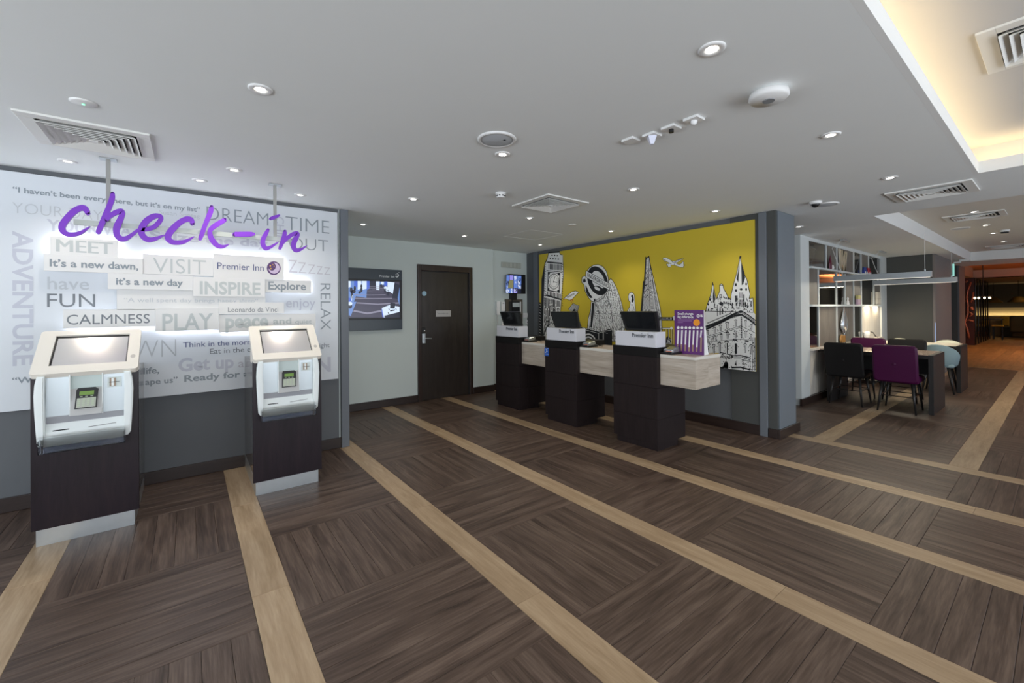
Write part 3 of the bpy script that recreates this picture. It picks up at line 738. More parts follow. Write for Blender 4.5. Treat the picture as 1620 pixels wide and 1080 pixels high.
# ================================================================== HANGING CHECK-IN SIGN
YS = 3.98
sign = thing('hanging_sign', 'purple script check-in sign hanging from two steel poles', 'sign', (.08, YS, ZC))
for px, lab in ((-.432, None), (.583, None)):
    bmobj('pole', B((px-.011, px+.011, YS+.025, YS+.047, 2.02, ZC)), mat('satin_pole', (.36, .36, .34), .45, .3), sign, world=True)
    bmobj('ceiling_plate', B((px-.045, px+.045, YS+.0, YS+.07, ZC-.008, ZC), bev=.002), M_STEEL, sign, world=True)
bmobj('cross_bar', B((-.60, .70, YS+.022, YS+.05, 2.012, 2.046)), mat('pale_steel_bar', (.50, .54, .50), .4, .3), sign, world=True)
S1 = lambda x, y: (80+x/7.364, 290+y/7.364)
S2 = lambda x, y: (280+x/7.364, 300+y/7.364)
def smoothp(pts, n=5):
    out = []; P = [pts[0]]+pts+[pts[-1]]
    for i in range(1, len(P)-2):
        for k in range(n):
            t = k/n; p0, p1, p2, p3 = P[i-1], P[i], P[i+1], P[i+2]
            out.append(tuple(.5*((2*b)+(-a+c)*t+(2*a-5*b+4*c-d)*t*t+(-a+3*b-3*c+d)*t**3) for a, b, c, d in zip(p0, p1, p2, p3)))
    out.append(pts[-1]); return out
def stroke(bm, pts, T, Y, mul=1.0, capA=True):
    P = smoothp(pts); L_, R_ = [], []; n = len(P)
    for i, (x, y, r) in enumerate(P):
        ax, ay = P[max(0, i-1)][:2]; bx, by = P[min(n-1, i+1)][:2]; dx, dy = bx-ax, by-ay; l = math.hypot(dx, dy) or 1
        nx, ny = -dy/l, dx/l; r = max(r, 3)*mul
        L_.append((x+nx*r, y+ny*r)); R_.append((x-nx*r, y-ny*r))
    def cap(x, y, r, ang):
        return [(x+r*math.cos(ang+a), y+r*math.sin(ang+a)) for a in (-PI/3, -PI/6, 0, PI/6, PI/3)]
    W3 = lambda p: at(*T(*p), 1, Y)
    q = [(bm.verts.new(W3(a)), bm.verts.new(W3(b)), bm.verts.new(W3(a)+Vector((0, .022, 0))), bm.verts.new(W3(b)+Vector((0, .022, 0)))) for a, b in zip(L_, R_)]
    for a, b in zip(q, q[1:]):
        bm.faces.new((a[0], b[0], b[1], a[1])); bm.faces.new((a[2], a[3], b[3], b[2])); bm.faces.new((a[0], a[2], b[2], b[0])); bm.faces.new((a[1], b[1], b[3], a[3]))
    for (i, s_) in ((0, -1), (n-1, 1)):
        x, y, r = P[i]; x2, y2 = P[i-s_][:2]; ang = math.atan2(y-y2, x-x2); r = max(r, 3)*mul
        pts2 = [L_[i]]+[(x+r*math.cos(ang+a), y+r*math.sin(ang+a)) for a in ((PI/3, PI/6, 0, -PI/6, -PI/3))]+[R_[i]]
        fr = [W3(p) for p in pts2]; prism(fr, (0, 1, 0), .022, bm)
def letter(strokes, T):
    bm = bmesh.new()
    for k, s_ in enumerate(strokes): stroke(bm, s_, T, YS-.004-.0008*k)
    bmesh.ops.recalc_face_normals(bm, faces=bm.faces)
    bmobj('letter', bm, M_PURP, sign, world=True)
letter([[(430, 340, 30), (400, 292, 34), (345, 285, 34), (270, 325, 38), (195, 400, 40), (138, 480, 42), (135, 540, 38), (185, 587, 28), (270, 594, 24), (350, 572, 20), (415, 532, 13), (455, 502, 4)]], S1)
letter([[(722, 120, 26), (715, 175, 32), (685, 260, 33), (640, 365, 34), (600, 460, 34), (556, 560, 30)], [(645, 420, 26), (700, 372, 28), (765, 335, 30), (820, 325, 32), (835, 350, 33), (810, 420, 36), (775, 500, 42), (765, 565, 37), (785, 620, 34), (830, 645, 30), (890, 635, 26), (950, 595, 21), (1010, 548, 18), (1050, 530, 16)]], S1)
letter([[(1030, 535, 16), (1110, 535, 22), (1190, 512, 26), (1252, 462, 28), (1287, 405, 28), (1262, 377, 25), (1195, 385, 33), (1115, 438, 38), (1065, 510, 40), (1058, 575, 38), (1090, 628, 34), (1150, 655, 28), (1230, 640, 21), (1295, 613, 12), (1336, 598, 4)]], S1)
letter([[(180, 388, 28), (165, 350, 30), (110, 342, 32), (40, 375, 34), (-35, 440, 38), (-92, 510, 40), (-105, 560, 38), (-70, 600, 30), (-20, 614, 26), (60, 610, 24), (130, 585, 16), (200, 545, 4)]], S2)
letter([[(402, 203, 25), (392, 255, 31), (355, 345, 30), (320, 430, 28), (295, 505, 28), (271, 565, 24)], [(555, 352, 26), (485, 392, 30), (420, 435, 29), (385, 480, 28), (392, 545, 31), (425, 603, 31), (475, 650, 26), (530, 662, 20), (575, 650, 12), (605, 636, 4)]], S2)
letter([[(672, 516, 26), (760, 518, 29), (850, 517, 28), (893, 515, 18)]], S2)
letter([[(1060, 470, 20), (1035, 515, 25), (1006, 575, 27), (1003, 635, 28), (1035, 680, 24), (1085, 670, 19), (1140, 637, 13), (1184, 608, 4)], [(1092, 335, 18), (1140, 318, 20), (1190, 299, 12)]], S2)
letter([[(1258, 488, 22), (1252, 540, 26), (1230, 605, 24), (1202, 680, 18)], [(1238, 620, 14), (1290, 560, 22), (1350, 518, 24), (1398, 508, 24), (1402, 535, 26), (1372, 595, 30), (1358, 655, 28), (1385, 702, 24), (1430, 700, 18), (1480, 674, 11), (1514, 650, 4)]], S2)

# ================================================================== CHECK-IN KIOSKS
KF = 3.80
def make_kiosk(x0, label):
    t = thing('check_in_kiosk', label, 'kiosk', (x0, KF, 0), 'self check-in kiosks by the word wall')
    A = lambda nm, bm, m, **k: bmobj(nm, bm, m, t, **k)
    A('plinth', B((.018, .468, .012, .79, 0, .11)), M_STEEL)
    A('front_panel', B((0, .492, -.004, .022, .103, 1.035), bev=.002), M_KIOSK)
    A('housing', B((.02, .47, .022, .795, .11, 1.012)), M_STEELD)
    # head: sloping cream bezel round a touch screen
    hd = thing('head', None, None, (0, 0, 0)); del_keys(hd); hd.parent = t
    bz0 = Vector((0, -.04, 1.052)); up = Vector((0, .300, .250)); ul = up.length; un = up.normalized(); nn = Vector((0, -un.z, un.y))
    def HP(x, s, dpt=0): return Vector((x, 0, 0))+bz0+up*s+nn*dpt
    def quadbox(x0_, x1_, s0, s1, d0_, d1_, r=0):
        if r:
            rs = r/ul; P = []
            for (cx, cs, a0) in ((x0_+r, s0+rs, PI), (x1_-r, s0+rs, 1.5*PI), (x1_-r, s1-rs, 0), (x0_+r, s1-rs, .5*PI)):
                for k in range(5): a = a0+k*PI/8; P.append((cx+r*math.cos(a), cs+rs*math.sin(a)))
        else: P = [(x0_, s0), (x1_, s0), (x1_, s1), (x0_, s1)]
        return prism([HP(x, s, d0_) for x, s in P], nn, d1_-d0_)
    bm = bmesh.new()
    # bezel as frame: four bars around the screen
    SX0, SX1, SS0, SS1 = .072, .430, .175, .885
    O = []; r = .018; rs = r/ul
    for (cx, cs, a0) in ((r, rs, PI), (.49-r, rs, 1.5*PI), (.49-r, 1-rs, 0), (r, 1-rs, .5*PI)):
        for k in range(5): a = a0+k*PI/8; O.append((cx+r*math.cos(a), cs+rs*math.sin(a)))
    I = [(SX0, SS0)]*5+[(SX1, SS0)]*5+[(SX1, SS1)]*5+[(SX0, SS1)]*5
    top = .0; n_ = len(O)
    vo = [bm.verts.new(HP(x, s, 0)) for x, s in O]; vb = [bm.verts.new(HP(x, s, -.035)) for x, s in O]
    corners = [(SX0, SS0), (SX1, SS0), (SX1, SS1), (SX0, SS1)]
    vi = [bm.verts.new(HP(x, s, 0)) for x, s in corners]; vd = [bm.verts.new(HP(x, s, -.012)) for x, s in corners]
    for k in range(n_):
        j = (k+1) % n_; c = k//5; c2 = j//5
        bm.faces.new((vo[k], vo[j], vb[j], vb[k]))
        if c == c2: bm.faces.new((vo[k], vo[j], vi[c]))
        else: bm.faces.new((vo[k], vo[j], vi[c2], vi[c]))
    for c in range(4): bm.faces.new((vi[c], vi[(c+1) % 4], vd[(c+1) % 4], vd[c]))
    bm.faces.new(vb[::-1]); bmesh.ops.recalc_face_normals(bm, faces=bm.faces)
    A('bezel', bm, M_CREAM)
    A('bezel_gasket', prism([HP(x, s, -.0125) for x, s in ((SX0-.001, SS0), (SX1+.001, SS0), (SX1+.001, SS1+.004), (SX0-.001, SS1+.004))], nn, -.002), M_BLACK)
    bez = [c for c in COL.objects if c.parent == t and c.name.startswith('bezel')][0]
    A2 = lambda nm, bm, m, p: bmobj(nm, bm, m, p)
    A2('touch_screen', quadbox(SX0+.010, SX1-.006, SS0+.012, SS1-.045, -.0115, -.010), M_SCRK, bez)
    A('head_back', prism([Vector((.012, -.02, 1.034)), Vector((.012, .245, 1.268)), Vector((.012, .27, 1.26)), Vector((.012, .27, 1.012)), Vector((.012, .02, 1.012))], (1, 0, 0), .466), M_CREAM)
    A('bezel_button', prism([HP(.460+.013*math.cos(a*PI/6), .30+.04*math.sin(a*PI/6), 0) for a in range(12)], nn, .0015), mat('greyed_button', (.5, .47, .43), .4))
    A('bezel_lamp', quadbox(.232, .262, .935, .955, 0, .001), M_LAMPD)
    bpy.data.objects.remove(hd)
    # white cheeks either side of the recessed bay
    def cheek(xo, sgn, name='cheek'):
        # outer outline in (x, z) ; bulges outward, tucks in at the foot
        out = [(xo+sgn*.008, 1.038), (xo-sgn*.001, .99), (xo-sgn*.005, .92), (xo-sgn*.002, .82), (xo+sgn*.003, .72), (xo+sgn*.008, .64), (xo+sgn*.02, .622), (xo+sgn*.036, .62)]
        inn = [(xo+sgn*.042, .64), (xo+sgn*.04, .80), (xo+sgn*.038, .92), (xo+sgn*.040, 1.038)]
        bm = bmesh.new(); P = out+inn
        prism([Vector((x, -.052, z)) for x, z in P], (0, 1, 0), .05, bm); bmesh.ops.bevel(bm, geom=[e for e in bm.edges if all(v.co.y < -.05 for v in e.verts)], offset=.006, segments=2, affect='EDGES')
        A(name, bm, M_WHITEP)
    cheek(.026, 1); cheek(.462, -1)
    # bay: three panels, slanted underside, sloping shelf with slots
    A('bay_panel', B((.066, .168, -.012, -.004, .786, 1.036)), M_SILVP)
    A('bay_panel', B((.321, .423, -.012, -.004, .781, 1.034)), M_SILVP)
    A('pinpad_recess', B((.172, .318, -.006, -.003, .94, 1.036)), mat('pale_green_grey', (.50, .58, .56), .3))
    bm = B((.168, .173, -.028, -.003, .78, 1.038), (.316, .321, -.028, -.003, .777, 1.036)); A('bay_divider', bm, M_WHITEP)
    A('pinpad_bed', prism([Vector((.173, -.008, .945)), Vector((.173, -.045, .782)), Vector((.173, -.003, .782)), Vector((.173, -.003, .945))], (1, 0, 0), .143), mat('grey_bed', (.48, .48, .47), .4))
    # pin pad on its sloping bed
    pv = Vector((0, -.037, -.163)).normalized(); pn = Vector((0, -.163*1, .037)).normalized(); pn = Vector((0, -abs(pn.y), abs(pn.z)))
    po = Vector((.246, -.008, .945))
    def PP(x, s, dpt): return po+Vector((x, 0, 0))+pv*s+pn*dpt
    outl = [(-.04, .0), (.04, .0), (.052, .012), (.046, .128), (-.052, .128), (-.046, .012)]
    pinp = A('pin_pad', prism([PP(x, s, 0) for x, s in outl], pn, .014), M_BLACK)
    pp = bmobj('pad_screen', prism([PP(x, s, .014) for x, s in ((-.032, .022), (.034, .022), (.033, .046), (-.033, .046))], pn, .001), M_LCDG, pinp)
    A('pad_face', prism([PP(x, s, .0142) for x, s in ((-.042, .063), (.044, .063), (.042, .122), (-.046, .122))], pn, .0006), mat('pad_grey', (.42, .44, .38), .4))
    bm = bmesh.new()
    for rr in range(4):
        for c_ in range(4 if rr < 4 else 3):
            x = -.032+c_*.021-(rr*.0008); s = .070+rr*.0125
            prism([PP(x+a, s+b, .0148) for a, b in ((-.006, -.004), (.006, -.004), (.006, .004), (-.006, .004))], pn, .002, bm)
    for c_ in range(3): prism([PP(-.024+c_*.024+a, .054+b, .0142) for a, b in ((-.006, -.002), (.006, -.002), (.006, .002), (-.006, .002))], pn, .001, bm)
    bmobj('keypad', bm, M_KEYG, pinp)
    # card slot unit on the right panel
    A('slot_plate', B((.340, .407, -.016, -.012, .938, 1.003)), mat('pale_slot_plate', (.62, .68, .66), .3))
    A('card_slot', B((.351, .381, -.020, -.016, .944, .998)), mat('bronze_slot', (.22, .17, .13), .3, .6))
    bm = B((.360, .371, -.0215, -.020, .946, .996)); A('slot_light', bm, M_WHITEP); A('slot_mark', B((.349, .398, -.0225, -.0205, .969, .972)), M_BLACKM)
    A('underside', prism([Vector((.064, -.012, .789)), Vector((.064, -.006, .738)), Vector((.064, .0, .738)), Vector((.064, 0, .789))], (1, 0, 0), .36), M_MIDP)
    A('card_shelf', prism([Vector((.062, -.006, .742)), Vector((.062, -.048, .664)), Vector((.062, -.05, .612)), Vector((.062, 0, .612)), Vector((.062, 0, .742))], (1, 0, 0), .362), M_WHITEP)
    def SH(x, s): return Vector((x, -.006-.042*s, .742-.078*s))
    sn = Vector((0, -.078, .042)).normalized()
    A('receipt_slot', prism([SH(.097, .50)+sn*.0005, SH(.168, .50)+sn*.0005, SH(.168, .57)+sn*.0005, SH(.097, .57)+sn*.0005], sn, .002), M_BLACK)
    A('key_card_slot', prism([SH(.252, .54)+sn*.0005, SH(.382, .46)+sn*.0005, SH(.382, .49)+sn*.0005, SH(.252, .58)+sn*.0005], sn, .002), mat('slot_grey', (.2, .2, .19), .4))
    A('acrylic_tray', B((.048, .430, -.106, -.102, .584, .684), (.048, .052, -.102, -.05, .584, .66), (.426, .430, -.102, -.05, .584, .66), bev=.0), M_ACRYL)
    A('tray_floor', B((.048, .430, -.102, -.01, .583, .588)), M_ACRYL)
    A('tray_bar', B((.056, .424, -.024, -.006, .572, .612), bev=.004), M_SMOKE)
    learn(t); return t
def del_keys(o):
    for k in ('label', 'category'):
        if k in o.keys(): del o[k]
K1 = make_kiosk(-.756, 'left self check-in kiosk in dark veneer with sloping cream touch screen')
K2 = copy_tree(K1, (.394, KF, 0), 'right self check-in kiosk in dark veneer, nearer the grey post')

# ================================================================== BACK WALL ITEMS
tv = thing('wall_display', 'wall screen showing a blue lobby camera picture in dark surround', 'screen', (2.07, 6.14, 1.14))
bmobj('surround', B((1.56, 2.577, 6.10, 6.14, 1.137, 2.032), bev=.003), mat('navy_surround', (.035, .05, .065), .3), tv, world=True)
bmobj('monitor', B((1.58, 2.566, 6.088, 6.10, 1.296, 1.876), bev=.003), M_BLACK, tv, world=True)
TVm = [screen('tv_floor', (.045, .04, .075), 1.0), screen('tv_blue', (.06, .13, .62), 1.0), screen('tv_white', (.70, .82, 1.0), 1.0), screen('tv_dark', (.01, .012, .03), 1.0), screen('tv_strip', (.25, .24, .33), 1.0), screen('tv_midblue', (.14, .26, .60), 1.0)]
g = Print(1, 6.0878, TVm, T=lambda x, y: (545+x/9.82, 420+y/9.82))
g.poly([(-250, 235), (855, 252), (858, 808), (-250, 808)], 0, 1)
g.poly([(-250, 235), (345, 240), (350, 370), (190, 440), (60, 800), (-250, 808)], 5, 2)
g.poly([(-250, 236), (30, 238), (60, 300), (20, 480), (-250, 560)], 2, 3)
for x0, x1, mi in ((50, 95, 2), (95, 130, 5), (150, 200, 1), (205, 262, 2), (275, 345, 2), (345, 390, 1), (390, 480, 3)): g.poly([(x0, 237), (x1, 239), (x1, 330+(x1 > 250)*30), (x0, 345+(x1 > 250)*30)], mi, 4)
g.poly([(205, 360), (350, 370), (340, 500), (150, 470)], 5, 3)
g.poly([(490, 245), (545, 245), (540, 385), (495, 380)], 2, 3); g.poly([(545, 250), (620, 250), (618, 300), (550, 300)], 5, 3); g.poly([(570, 250), (610, 250), (612, 290), (565, 300)], 2, 4)
g.poly([(620, 246), (668, 246), (662, 320), (615, 320)], 1, 4)
g.poly([(668, 252), (778, 262), (752, 440), (668, 380)], 2, 4); g.poly([(778, 268), (858, 300), (830, 515), (740, 500)], 3, 4); g.poly([(858, 330), (855, 620), (822, 500)], 5, 4)
for y0, yc, xa, xb, w_ in ((330, 330, 375, 560, 5), (358, 358, 365, 600, 5), (378, 380, 350, 610, 5), (405, 408, 360, 610, 7), (450, 456, 150, 640, 10), (505, 512, 165, 740, 12), (578, 600, 185, 845, 18), (702, 742, 140, 575, 26)):
    g.line([(xa, y0), ((xa+xb)/2, yc), (xb, y0+2)], w_, 4, 5)
g.poly([(60, 565), (185, 560), (95, 790), (55, 740)], 5, 5)
for cx, cy, rx, ry in ((105, 380, 22, 45), (115, 450, 16, 60), (160, 350, 18, 35), (262, 320, 16, 30), (262, 375, 18, 40), (235, 415, 20, 22), (145, 400, 30, 30), (570, 310, 16, 26), (85, 630, 35, 40)): g.ell(cx, cy, rx, ry, 3, 6, 12)
for cx, cy in ((105, 500), (125, 490)): g.line([(cx, cy-30), (cx+8, cy+45)], 8, 2, 7)
for cx, cy, rx, ry, mi in ((640, 345, 30, 22, 2), (635, 385, 16, 35, 3), (672, 380, 32, 26, 2), (678, 420, 18, 50, 3), (85, 590, 38, 30, 2), (75, 530, 24, 34, 1)): g.ell(cx, cy, rx, ry, mi, 7, 14)
g.poly([(580, 660), (700, 610), (855, 640), (855, 735), (610, 805), (590, 800)], 2, 6); g.poly([(580, 660), (610, 805), (590, 800), (575, 700)], 1, 7)
g.poly([(712, 575), (790, 582), (780, 670), (708, 665)], 3, 8); g.poly([(705, 690), (785, 682), (780, 700), (712, 712)], 3, 8)
for a_, b_ in (((688, 665), (698, 690)), ((795, 660), (805, 690)), ((678, 725), (690, 755))): g.line([a_, b_], 12, 3, 8)
g.poly([(610, 780), (855, 720), (855, 808), (640, 808)], 3, 7)
g.done('picture', tv)
a = at(600.5, 437.8, 1, 6.0985); b = at(624, 437.8, 1, 6.0985)
word('lettering', 'Premier Inn', (a.x, 6.1, a.z-.003), (1, 0, 0), (0, 0, 1), b.x-a.x, .034, mat('print_white', (.75, .78, .8), .5), tv, .012)
g = Print(1, 6.0985, [mat('print_white'), mat('navy_surround')], T=lambda x, y: (545+x/9.82, 420+y/9.82))
g.ell(815, 152, 30, 32, 0, 1); g.ell(806, 146, 22, 24, 1, 2)
for sx, sy in ((796, 138), (803, 150), (812, 140)): g.ell(sx, sy, 5, 5, 0, 3, 8)
g.poly([(838, 100), (856, 102), (856, 107), (838, 105)], 0, 1)
g.done('moon_logo', tv)

def wallbox(name, label, cat, box, m, parts=(), group=None):
    x0, x1, y0, y1, z0, z1 = box
    t = thing(name, label, cat, ((x0+x1)/2, y1, z0), group)
    bmobj('body', B(box, bev=.003), m, t, world=True)
    for nm, bx, mm in parts: bmobj(nm, B(*([bx] if not isinstance(bx[0], (list, tuple)) else bx)), mm, t, world=True)
    return t
YR = 6.2
wallbox('wall_vent', 'small slotted wall vent above the little camera monitor', 'air vent', (4.497, 4.95, YR-.015, YR, 2.19, 2.29), mat('vent_grey', (.40, .42, .38), .5), [('slats', [(4.51+.03*k, 4.522+.03*k, YR-.02, YR-.014, 2.198, 2.282) for k in range(15)], mat('vent_slat', (.55, .57, .52), .5))])
t = thing('camera_monitor', 'small wall monitor showing a grid of camera views', 'monitor', (4.79, YR, 1.71))
bmobj('casing', B((4.61, 4.995, YR-.09, YR-.05, 1.715, 2.07), bev=.004), M_BLACK, t, world=True)
bmobj('bracket', B((4.67, 4.80, YR-.075, YR, 1.60, 1.74)), M_BLACK, t, world=True)
g = Print(1, YR-.0905, [screen('cctv_blue', (.12, .22, .62), 1), screen('cctv_pale', (.62, .68, .85), 1), screen('cctv_olive', (.20, .19, .09), 1), screen('cctv_dark', (.01, .012, .03), 1), screen('cctv_violet', (.30, .26, .75), 1)], T=lambda x, y: (770+x/6.75, 400+y/6.75))
g.poly([(208, 235), (372, 243), (366, 430), (203, 427)], 3, 1)
rnd = random.Random(3)
g.poly([(240, 290), (285, 292), (282, 378), (228, 376)], 2, 3); g.poly([(212, 238), (242, 240), (238, 300), (210, 300)], 0, 2); g.poly([(246, 238), (285, 240), (280, 290), (246, 288)], 4, 2)
for (x0, y0, x1, y1) in ((288, 242, 328, 375), (332, 244, 368, 335), (332, 338, 366, 382), (205, 380, 240, 425), (244, 380, 284, 427), (288, 382, 324, 428), (206, 305, 228, 375)):
    g.poly([(x0, y0), (x1, y0), (x1, y1), (x0, y1)], rnd.choice((0, 4, 0)), 2)
    for k in range(5):
        cx, cy = rnd.uniform(x0+5, x1-5), rnd.uniform(y0+6, y1-6); r_ = rnd.uniform(3, 8)
        g.poly([(max(x0, cx-r_), max(y0, cy-r_*2)), (min(x1, cx+r_*.5), max(y0, cy-r_*2)), (min(x1, cx+r_), min(y1, cy+r_*2)), (max(x0, cx-r_*.3), min(y1, cy+r_*2))], rnd.choice((1, 1, 3)), 3+k)
g.done('picture', t)
wallbox('wall_cabinet', 'open dark framed wall cabinet with pale cups inside under monitor', 'cabinet', (4.57, 4.945, YR-.06, YR, 1.20, 1.615), mat('cabinet_bronze', (.09, .075, .055), .4), [('inner_panel', (4.62, 4.90, YR-.063, YR-.059, 1.22, 1.575), M_BLACKM), ('white_upright', (4.875, 4.90, YR-.07, YR-.062, 1.22, 1.57), M_WHITE), ('pale_lid', (4.70, 4.86, YR-.075, YR-.062, 1.475, 1.55), mat('pale_grey_lid', (.5, .55, .56), .4)), ('black_bin', (4.71, 4.86, YR-.075, YR-.062, 1.24, 1.47), M_BLACK), ('cable', (4.685, 4.693, YR-.08, YR-.07, 1.2, 1.63), M_BLACKM)])
wallbox('entry_phone', 'white wall handset on coiled cord beside the cabinet', 'phone', (4.365, 4.435, YR-.05, YR, 1.335, 1.575), M_WHITE, [('cord', (4.39, 4.396, YR-.02, YR-.014, 1.14, 1.335), M_RIM)])
wallbox('intercom_unit', 'white door entry unit with dark slot beside handset', 'intercom', (4.482, 4.562, YR-.03, YR, 1.40, 1.57), M_WHITE, [('slot', (4.505, 4.54, YR-.033, YR-.029, 1.535, 1.545), M_BLACKM)])
wallbox('call_point', 'red and white wall call point half behind first reception monitor', 'alarm button', (4.487, 4.57, YR-.03, YR, 1.245, 1.34), M_WHITE, [('red_band', (4.487, 4.57, YR-.033, YR-.029, 1.247, 1.27), mat('red_plastic', (.55, .03, .04), .4))])
wallbox('socket_box', 'white wall box low beside first reception monitor', 'socket', (4.482, 4.56, YR-.03, YR, 1.14, 1.22), M_WHITE)
for k, (x, s_) in enumerate(((5.03, 'left'), (5.10, 'right'))):
    wallbox('light_switch', '%s one of two white switches on wall by the dark post' % s_, 'light switch', (x-.035, x+.03, YR-.012, YR, 1.275, 1.36), M_WHITE, [('rocker', (x-.012, x+.012, YR-.017, YR-.011, 1.30, 1.335), M_RIM)], 'white wall switches')
wallbox('key_switch', 'white wall plate with dark key hole under switches', 'light switch', (5.06, 5.14, YR-.012, YR, 1.145, 1.225), M_WHITE, [('key_hole', (5.09, 5.112, YR-.016, YR-.011, 1.17, 1.195), M_BLACK)])

# ================================================================== MURAL
XF = XM-.04
mural = thing('skyline_mural', 'mustard yellow wall mural of London landmarks in black and white', 'mural', (XM, 3.96, .7))
bmobj('panel', B((XF, XM-.001, 2.123, 5.80, .706, 2.416), bev=.002), M_YEL, mural, world=True)
INK = [M_MBLK, M_MWHT, M_MGRY, M_RED]
T1 = lambda x, y: (850+x/6.75, 380+y/6.75)
T2 = lambda x, y: (950+x/9, 380+y/9)
T3 = lambda x, y: (1100+x/9.818, 390+y/9.818)
T4 = lambda x, y: (1100+x/9.818, 490+y/9.818)
rn = random.Random(11)
def PR(T): return Print(0, XF-.0004, INK, step=.0003, T=T)
# --- clock tower (crop T1)
g = PR(T1); g.wf = 1.15
body = [(118, 145), (122, 125), (238, 120), (243, 150), (272, 158), (280, 360), (262, 560), (250, 740), (232, 900), (225, 1060), (70, 1060), (60, 900), (70, 560), (80, 250), (100, 220), (110, 185)]
g.poly([(20, 1060), (40, 700), (45, 420), (62, 330), (80, 240), (112, 180), (120, 140), (130, 560), (80, 760), (70, 1060)], 0, 1)
g.poly(body, 1, 2); g.outline(body, 5, 0, 3)
g.poly([(122, 126), (238, 121), (234, 132), (124, 138)], 0, 4)
for r_, ys in enumerate((160, 195)):
    for k in range(3+r_): g.ell(158-r_*18+k*28, ys+k*2, 8, 8, 0, 4, 7)
g.poly([(108, 225), (265, 240), (265, 255), (105, 240)], 0, 4)
for k in range(10):
    x = 120+k*14.5; g.poly([(x, 250+k), (x+8, 250+k), (x+8, 312+k), (x, 312+k)], 0, 4)
g.line([(100, 322), (268, 340)], 6, 0, 4)
g.poly([(112, 335), (245, 350), (240, 560), (108, 540)], 0, 4); g.poly([(120, 345), (236, 358), (230, 548), (116, 530)], 1, 5)
g.ell(176, 440, 58, 84, 0, 6, 30); g.ell(176, 440, 53, 78, 1, 7, 30); g.ell(176, 440, 40, 60, 2, 8, 28); g.ell(176, 440, 37, 56, 1, 9, 28)
for k in range(12):
    a_ = k*PI/6; g.line([(176+44*math.cos(a_), 440+66*math.sin(a_)), (176+51*math.cos(a_), 440+75*math.sin(a_))], 4, 0, 10)
g.line([(176, 440), (186, 392)], 5, 0, 10); g.line([(172, 440), (214, 452)], 5, 0, 10); g.ell(176, 443, 7, 8, 0, 11, 8)
for sx, sy in ((124, 352), (228, 362), (120, 522), (224, 540)): g.ell(sx, sy, 12, 14, 0, 6, 6)
g.poly([(90, 575), (255, 625), (255, 640), (85, 592)], 0, 4)
for k in range(10):
    x = 106+k*15; g.poly([(x, 545+k*3), (x+8, 545+k*3), (x+7, 600+k*4), (x-1, 598+k*4)], 0, 5)
for k in range(13):
    x = 82+k*13; y0 = 610+k*3; y1 = 1040-rn.uniform(0, 60)
    y = y0
    while y < y1:
        l_ = rn.uniform(40, 120); g.line([(x, y), (x-(y-y0)*.02-l_*.02, min(y+l_, y1))], rn.uniform(5, 9.5), 0, 4); y += l_+rn.uniform(6, 22)
for k in range(7): g.line([(80+rn.uniform(0, 120), 640+k*60), (100+rn.uniform(20, 130), 650+k*60)], 4, 0, 5)
for yy in range(250, 700, 26): g.line([(262, yy), (272, yy+10)], 5, 0, 5); g.line([(80+(yy > 500)*(-8), yy), (92, yy+9)], 4, 0, 5)
g.line([(270, 155), (270, 240)], 5, 1, 5)
g.ell(222, 740, 24, 34, 1, 6, 12); g.ell(222, 740, 14, 22, 0, 7, 10); g.ell(222, 745, 7, 14, 1, 8, 8)
g.poly([(20, 660), (38, 665), (40, 1060), (18, 1060)], 0, 3)
for yy in range(680, 1040, 30): g.line([(24, yy), (36, yy+12)], 4, 1, 4)
# foliage and figures at the foot
for k in range(46):
    x, y = rn.uniform(90, 185), rn.uniform(830, 1060); r_ = rn.uniform(8, 22)
    g.poly([(x, y), (x+r_, y-r_*.8), (x+r_*1.4, y+r_*.5), (x+r_*.3, y+r_)], rn.choice((0, 1, 1)), 6+k % 4)
g.done('clock_tower_print', mural)
# --- bird on plinth
g = PR(T1)
bird = [(278, 632), (300, 605), (330, 580), (370, 548), (410, 540), (442, 556), (425, 572), (400, 598), (372, 628), (345, 640), (305, 622)]
g.poly(bird, 1, 2); g.outline(bird, 5, 0, 3)
for k in range(9): g.line([(310+k*9, 600-k*4), (330+k*9, 615-k*5)], 4, 0, 4)
g.line([(278, 634), (300, 624)], 5, 3, 5); g.line([(352, 632), (368, 668)], 5, 3, 5); g.line([(372, 624), (384, 665)], 5, 3, 5)
pl_ = [(330, 735), (380, 670), (450, 700), (432, 760), (440, 830), (480, 940), (330, 930), (360, 760)]
g.poly(pl_, 0, 1)
for k in range(5): g.line([(338+k*6, 738+k*7), (384+k*2, 680+k*11)], 4, 1, 4); g.line([(384+k*2, 680+k*11), (444-k*3, 706+k*11)], 4, 1, 4)
for k in range(12): g.line([(400+k*3, 745+k*15), (425+k*4, 760+k*15)], 3, 1, 4)
g.done('bird_print', mural)
# --- roundel sign
g = PR(T1)
R0 = -.12
outer = [(490, 385), (520, 378), (530, 330), (560, 290), (600, 264), (650, 258), (700, 280), (738, 330), (758, 400), (762, 470), (755, 540), (725, 590), (690, 625), (650, 650), (610, 662), (570, 640), (540, 600), (512, 545), (498, 470), (475, 450), (476, 400)]
g.poly(outer, 1, 2); g.outline(outer, 6, 0, 3)
g.ell(645, 432, 104, 160, 0, 4, 36, rot=R0-.22); g.ell(648, 425, 64, 104, 1, 5, 32, rot=R0-.22)
g.ell(655, 525, 58, 34, 0, 6, 20, rot=.5); g.ell(640, 516, 34, 16, 1, 7, 20, rot=.5)
side = [(515, 478), (530, 500), (560, 570), (592, 610), (570, 618), (540, 590), (518, 540)]
g.poly(side, 0, 4); g.poly([(488, 415), (512, 410), (520, 440), (500, 452), (488, 446)], 0, 4)
bar = [(520, 322), (778, 466), (772, 535), (515, 392)]
g.poly(bar, 1, 8); g.outline(bar, 5, 0, 9)
